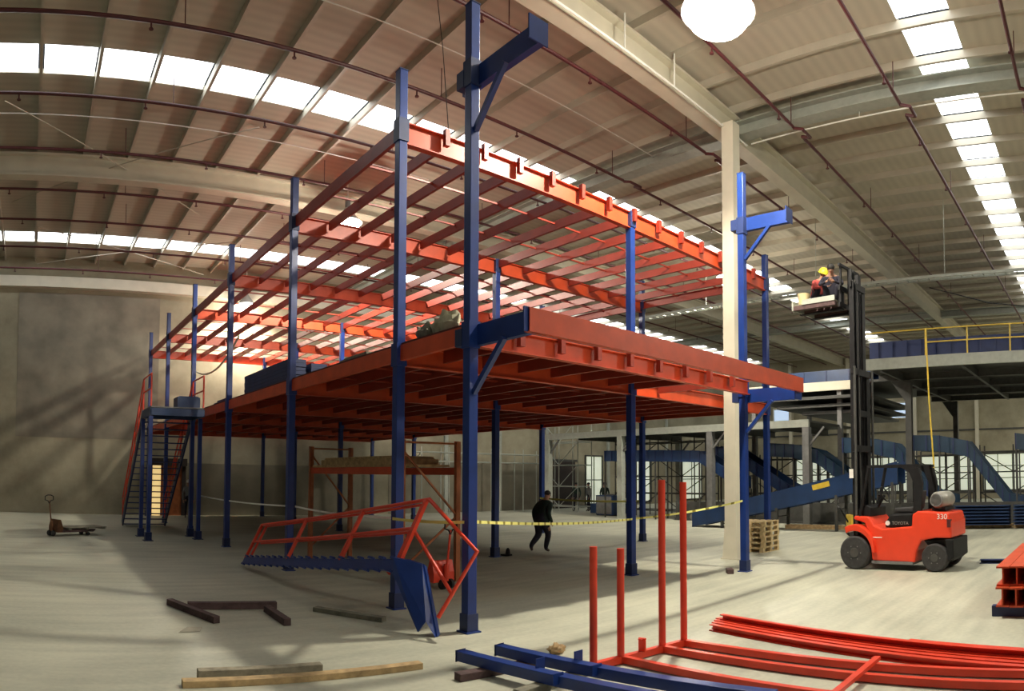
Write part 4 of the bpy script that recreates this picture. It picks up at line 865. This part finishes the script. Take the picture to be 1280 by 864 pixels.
# big inclined conveyor low in front
BC = thing('incline_conveyor', 'long dark blue inclined conveyor with a yellow sign on its side', 'conveyor', (18.0, 4.3, 0))
for s in (0, 1.0): MB().prism([(4.45, 0.0), (4.45, 0.65), (-4.4, 2.55), (-4.4, 1.75)], 'X', s-0.04, s+0.04).build('side_panel', 'convblue', BC)
MB().bar((0.5, 4.4, 0.55), (0.5, -4.4, 2.4), 0.92, 0.05).build('belt', 'black', BC)
for y, z in ((3.0, 0.3), (0.5, 0.85), (-2.0, 1.35), (-4.2, 1.8)):
    for s in (0.0, 1.0): MB().box(s-0.05, s+0.05, y-0.05, y+0.05, 0, z).build('leg', 'dgrey', BC)
    MB().bar((0, y, z*0.6), (1.0, y, z*0.6), 0.04, 0.04).build('leg_brace', 'dgrey', BC)
MB().bar((-0.05, -1.05, 1.62), (-0.05, -1.75, 1.78), 0.02, 0.20).build('sign_plate', 'yellow', BC)
MB().lathe([(0.02, -0.5), (0.14, -0.5), (0.14, 0.5), (0.02, 0.5)], (0.5, 4.45, 0.4), 'X', 16).build('end_roller', 'grey', BC, smooth=True)
# scaffolds
def scaffold(x0, y0, nx, ny, sx, sy, lv, label, m='dgrey'):
    t = thing('scaffold', label, 'scaffold', (x0, y0, 0), group='scaffold frames behind the conveyors')
    for i in range(nx+1):
        for j in range(ny+1): MB().tube([(i*sx, j*sy, 0), (i*sx, j*sy, lv[-1]+0.3)], 0.035, 6).build('standard', m, t)
    for z in lv:
        for i in range(nx+1): MB().tube([(i*sx, 0, z), (i*sx, ny*sy, z)], 0.03, 6).build('ledger', m, t)
        for j in range(ny+1): MB().tube([(0, j*sy, z), (nx*sx, j*sy, z)], 0.03, 6).build('transom', m, t)
    for j in range(ny):
        for a, b in zip(lv[:-1], lv[1:]):
            MB().tube([(0, j*sy, a if j % 2 else b), (0, (j+1)*sy, b if j % 2 else a)], 0.025, 6).build('brace', m, t)
    return t
scaffold(24.2, -8.0, 1, 4, 1.2, 1.5, (0.3, 1.2, 2.1, 3.0), 'dark scaffold frame under the right edge chute')
scaffold(24.4, -1.5, 1, 4, 1.2, 1.4, (0.3, 1.2, 2.1, 2.9), 'dark scaffold frame behind the chute above the forklift')
scaffold(24.6, 4.6, 1, 5, 1.2, 1.3, (0.3, 1.2, 2.1, 2.9), 'dark scaffold frame between the blue posts and forklift mast')
scaffold(23.2, 11.5, 1, 4, 1.2, 1.5, (0.3, 1.2, 2.1, 3.0, 3.9), 'dark scaffold frame left of the cream column')
scaffold(23.6, 20.8, 1, 2, 1.2, 1.6, (0.3, 1.5, 2.8, 4.2, 5.6), 'grey scaffold tower near the far dark doorway', 'lgrey')
scaffold(14.2, 23.2, 5, 1, 1.8, 0.8, (2.9, 3.4), 'long grey rail frame against the far wall under the deck', 'lgrey')
# stacked blue beams by the scaffolds and floor skids
for k in range(6):
    for j in range(2):
        o = MB().chan((0, 0, 0), (0, -2.1, 0), 0.5, 0.11, 0.02, 1).build('blue_beam', 'convblue'); o.location = (19.7, -1.85-2.25*j, 0.16+0.118*k)
        tag(o, 'blue beam in the low %s stack behind the forklift, %s from the floor' % (('left', 'right')[j], ORD[k]), 'steel beam', 'stacked blue beams behind the forklift')
for x, y0, y1, n in ((19.9, -6.2, 0.4, 'under the stacked blue beams'), (18.9, 0.5, 4.8, 'right of the pallet stack on the floor')):
    o = MB().box(-0.2, 0.2, y0, y1, 0, 0.15).build('timber_skid', 'wood'); o.location = (x, 0, 0); tag(o, 'long brown timber skid ' + n, 'timber')
o = MB().box(0, 0.5, -9, 12, 0, 0.12).box(0.1, 0.4, -9, 12, 0.12, 0.9).build('dark_beam', 'dgrey'); o.location = (21.2, 0, 0.0)
tag(o, 'long dark low rail running beneath the chutes', 'rail')
# low machine by the far workers
t = thing('machine', 'low pale machine on a blue base in front of the far worker', 'machine', (24.0, 18.7, 0))
MB().box(-0.5, 1.2, -1.0, 1.0, 0, 0.55).build('base', 'convblue', t, bevel=0.02); MB().box(-0.3, 1.0, -0.7, 0.7, 0.55, 0.85).build('bed', 'pale', t, bevel=0.04); MB().lathe([(0.2, -0.4), (0.2, 0.4)], (0.2, 0, 0.9), 'Y', 14).build('roller', 'grey', t, smooth=True)
# yellow floor truck seen under the mast
t = thing('hand_truck', 'small yellow wheeled truck beside the conveyor behind the forklift', 'truck', (16.2, 0.6, 0), 0.6)
MB().box(-0.35, 0.35, -0.5, 0.5, 0.35, 0.75).build('body', 'yellow', t, bevel=0.03); MB().box(-0.3, 0.3, -0.4, 0.4, 0.75, 1.15).build('engine', 'dgrey', t, bevel=0.03)
for x in (-0.3, 0.3):
    for y in (-0.35, 0.35): MB().lathe([(0.05, -0.06), (0.18, -0.06), (0.18, 0.06), (0.05, 0.06)], (x, y, 0.18), 'X', 16).build('wheel', 'rubber', t, smooth=True)
MB().tube([(0, 0.5, 0.5), (0, 0.8, 1.0), (0.2, 0.85, 1.05)], 0.03, 8).build('handle', 'black', t, smooth=True)
o = MB().box(-0.12, 0.12, -0.1, 0.1, 0, 0.04).lathe([(0.07, 0.04), (0.05, 0.16), (0.02, 0.2)], (0.05, 0, 0), 'Z', 12).build('tool_bag', 'black'); o.location = (6.15, 6.55, 0); tag(o, 'small black tool by the foot of the inner blue post', 'tool')

for k, (x, y, z, w_, d_, h_, m, lb) in enumerate((
    (20.3, 7.6, 0.0, 0.9, 0.7, 0.8, 'dgrey', 'dark grey control cabinet beside the long inclined conveyor'),
    (22.3, 17.2, 0.0, 0.8, 1.2, 1.1, 'convblue', 'blue machine guard box by the grey walkway leg'))):
    t = thing('equipment_box', lb, 'box', (x, y, z))
    MB().box(-w_/2, w_/2, -d_/2, d_/2, 0.04, h_).build('body', m, t, bevel=0.02)
    MB().box(-w_/2-0.015, -w_/2, -d_/2+0.06, d_/2-0.06, 0.1, h_-0.06).build('front_panel', 'grey' if k < 2 else 'pallet', t)
    MB().box(-w_/2+0.03, w_/2-0.03, -d_/2+0.03, d_/2-0.03, 0, 0.04).build('plinth', 'black', t)
o = MB().tube([(18.5, -1.3, 8.9), (18.6, -3.5, 8.2), (18.9, -6.0, 7.9), (19.3, -8.0, 7.6)], 0.02, 6).build('hanging_cable', 'black', smooth=True); tag(o, 'black cable drooping from the tray above the yellow guard rail', 'cable')
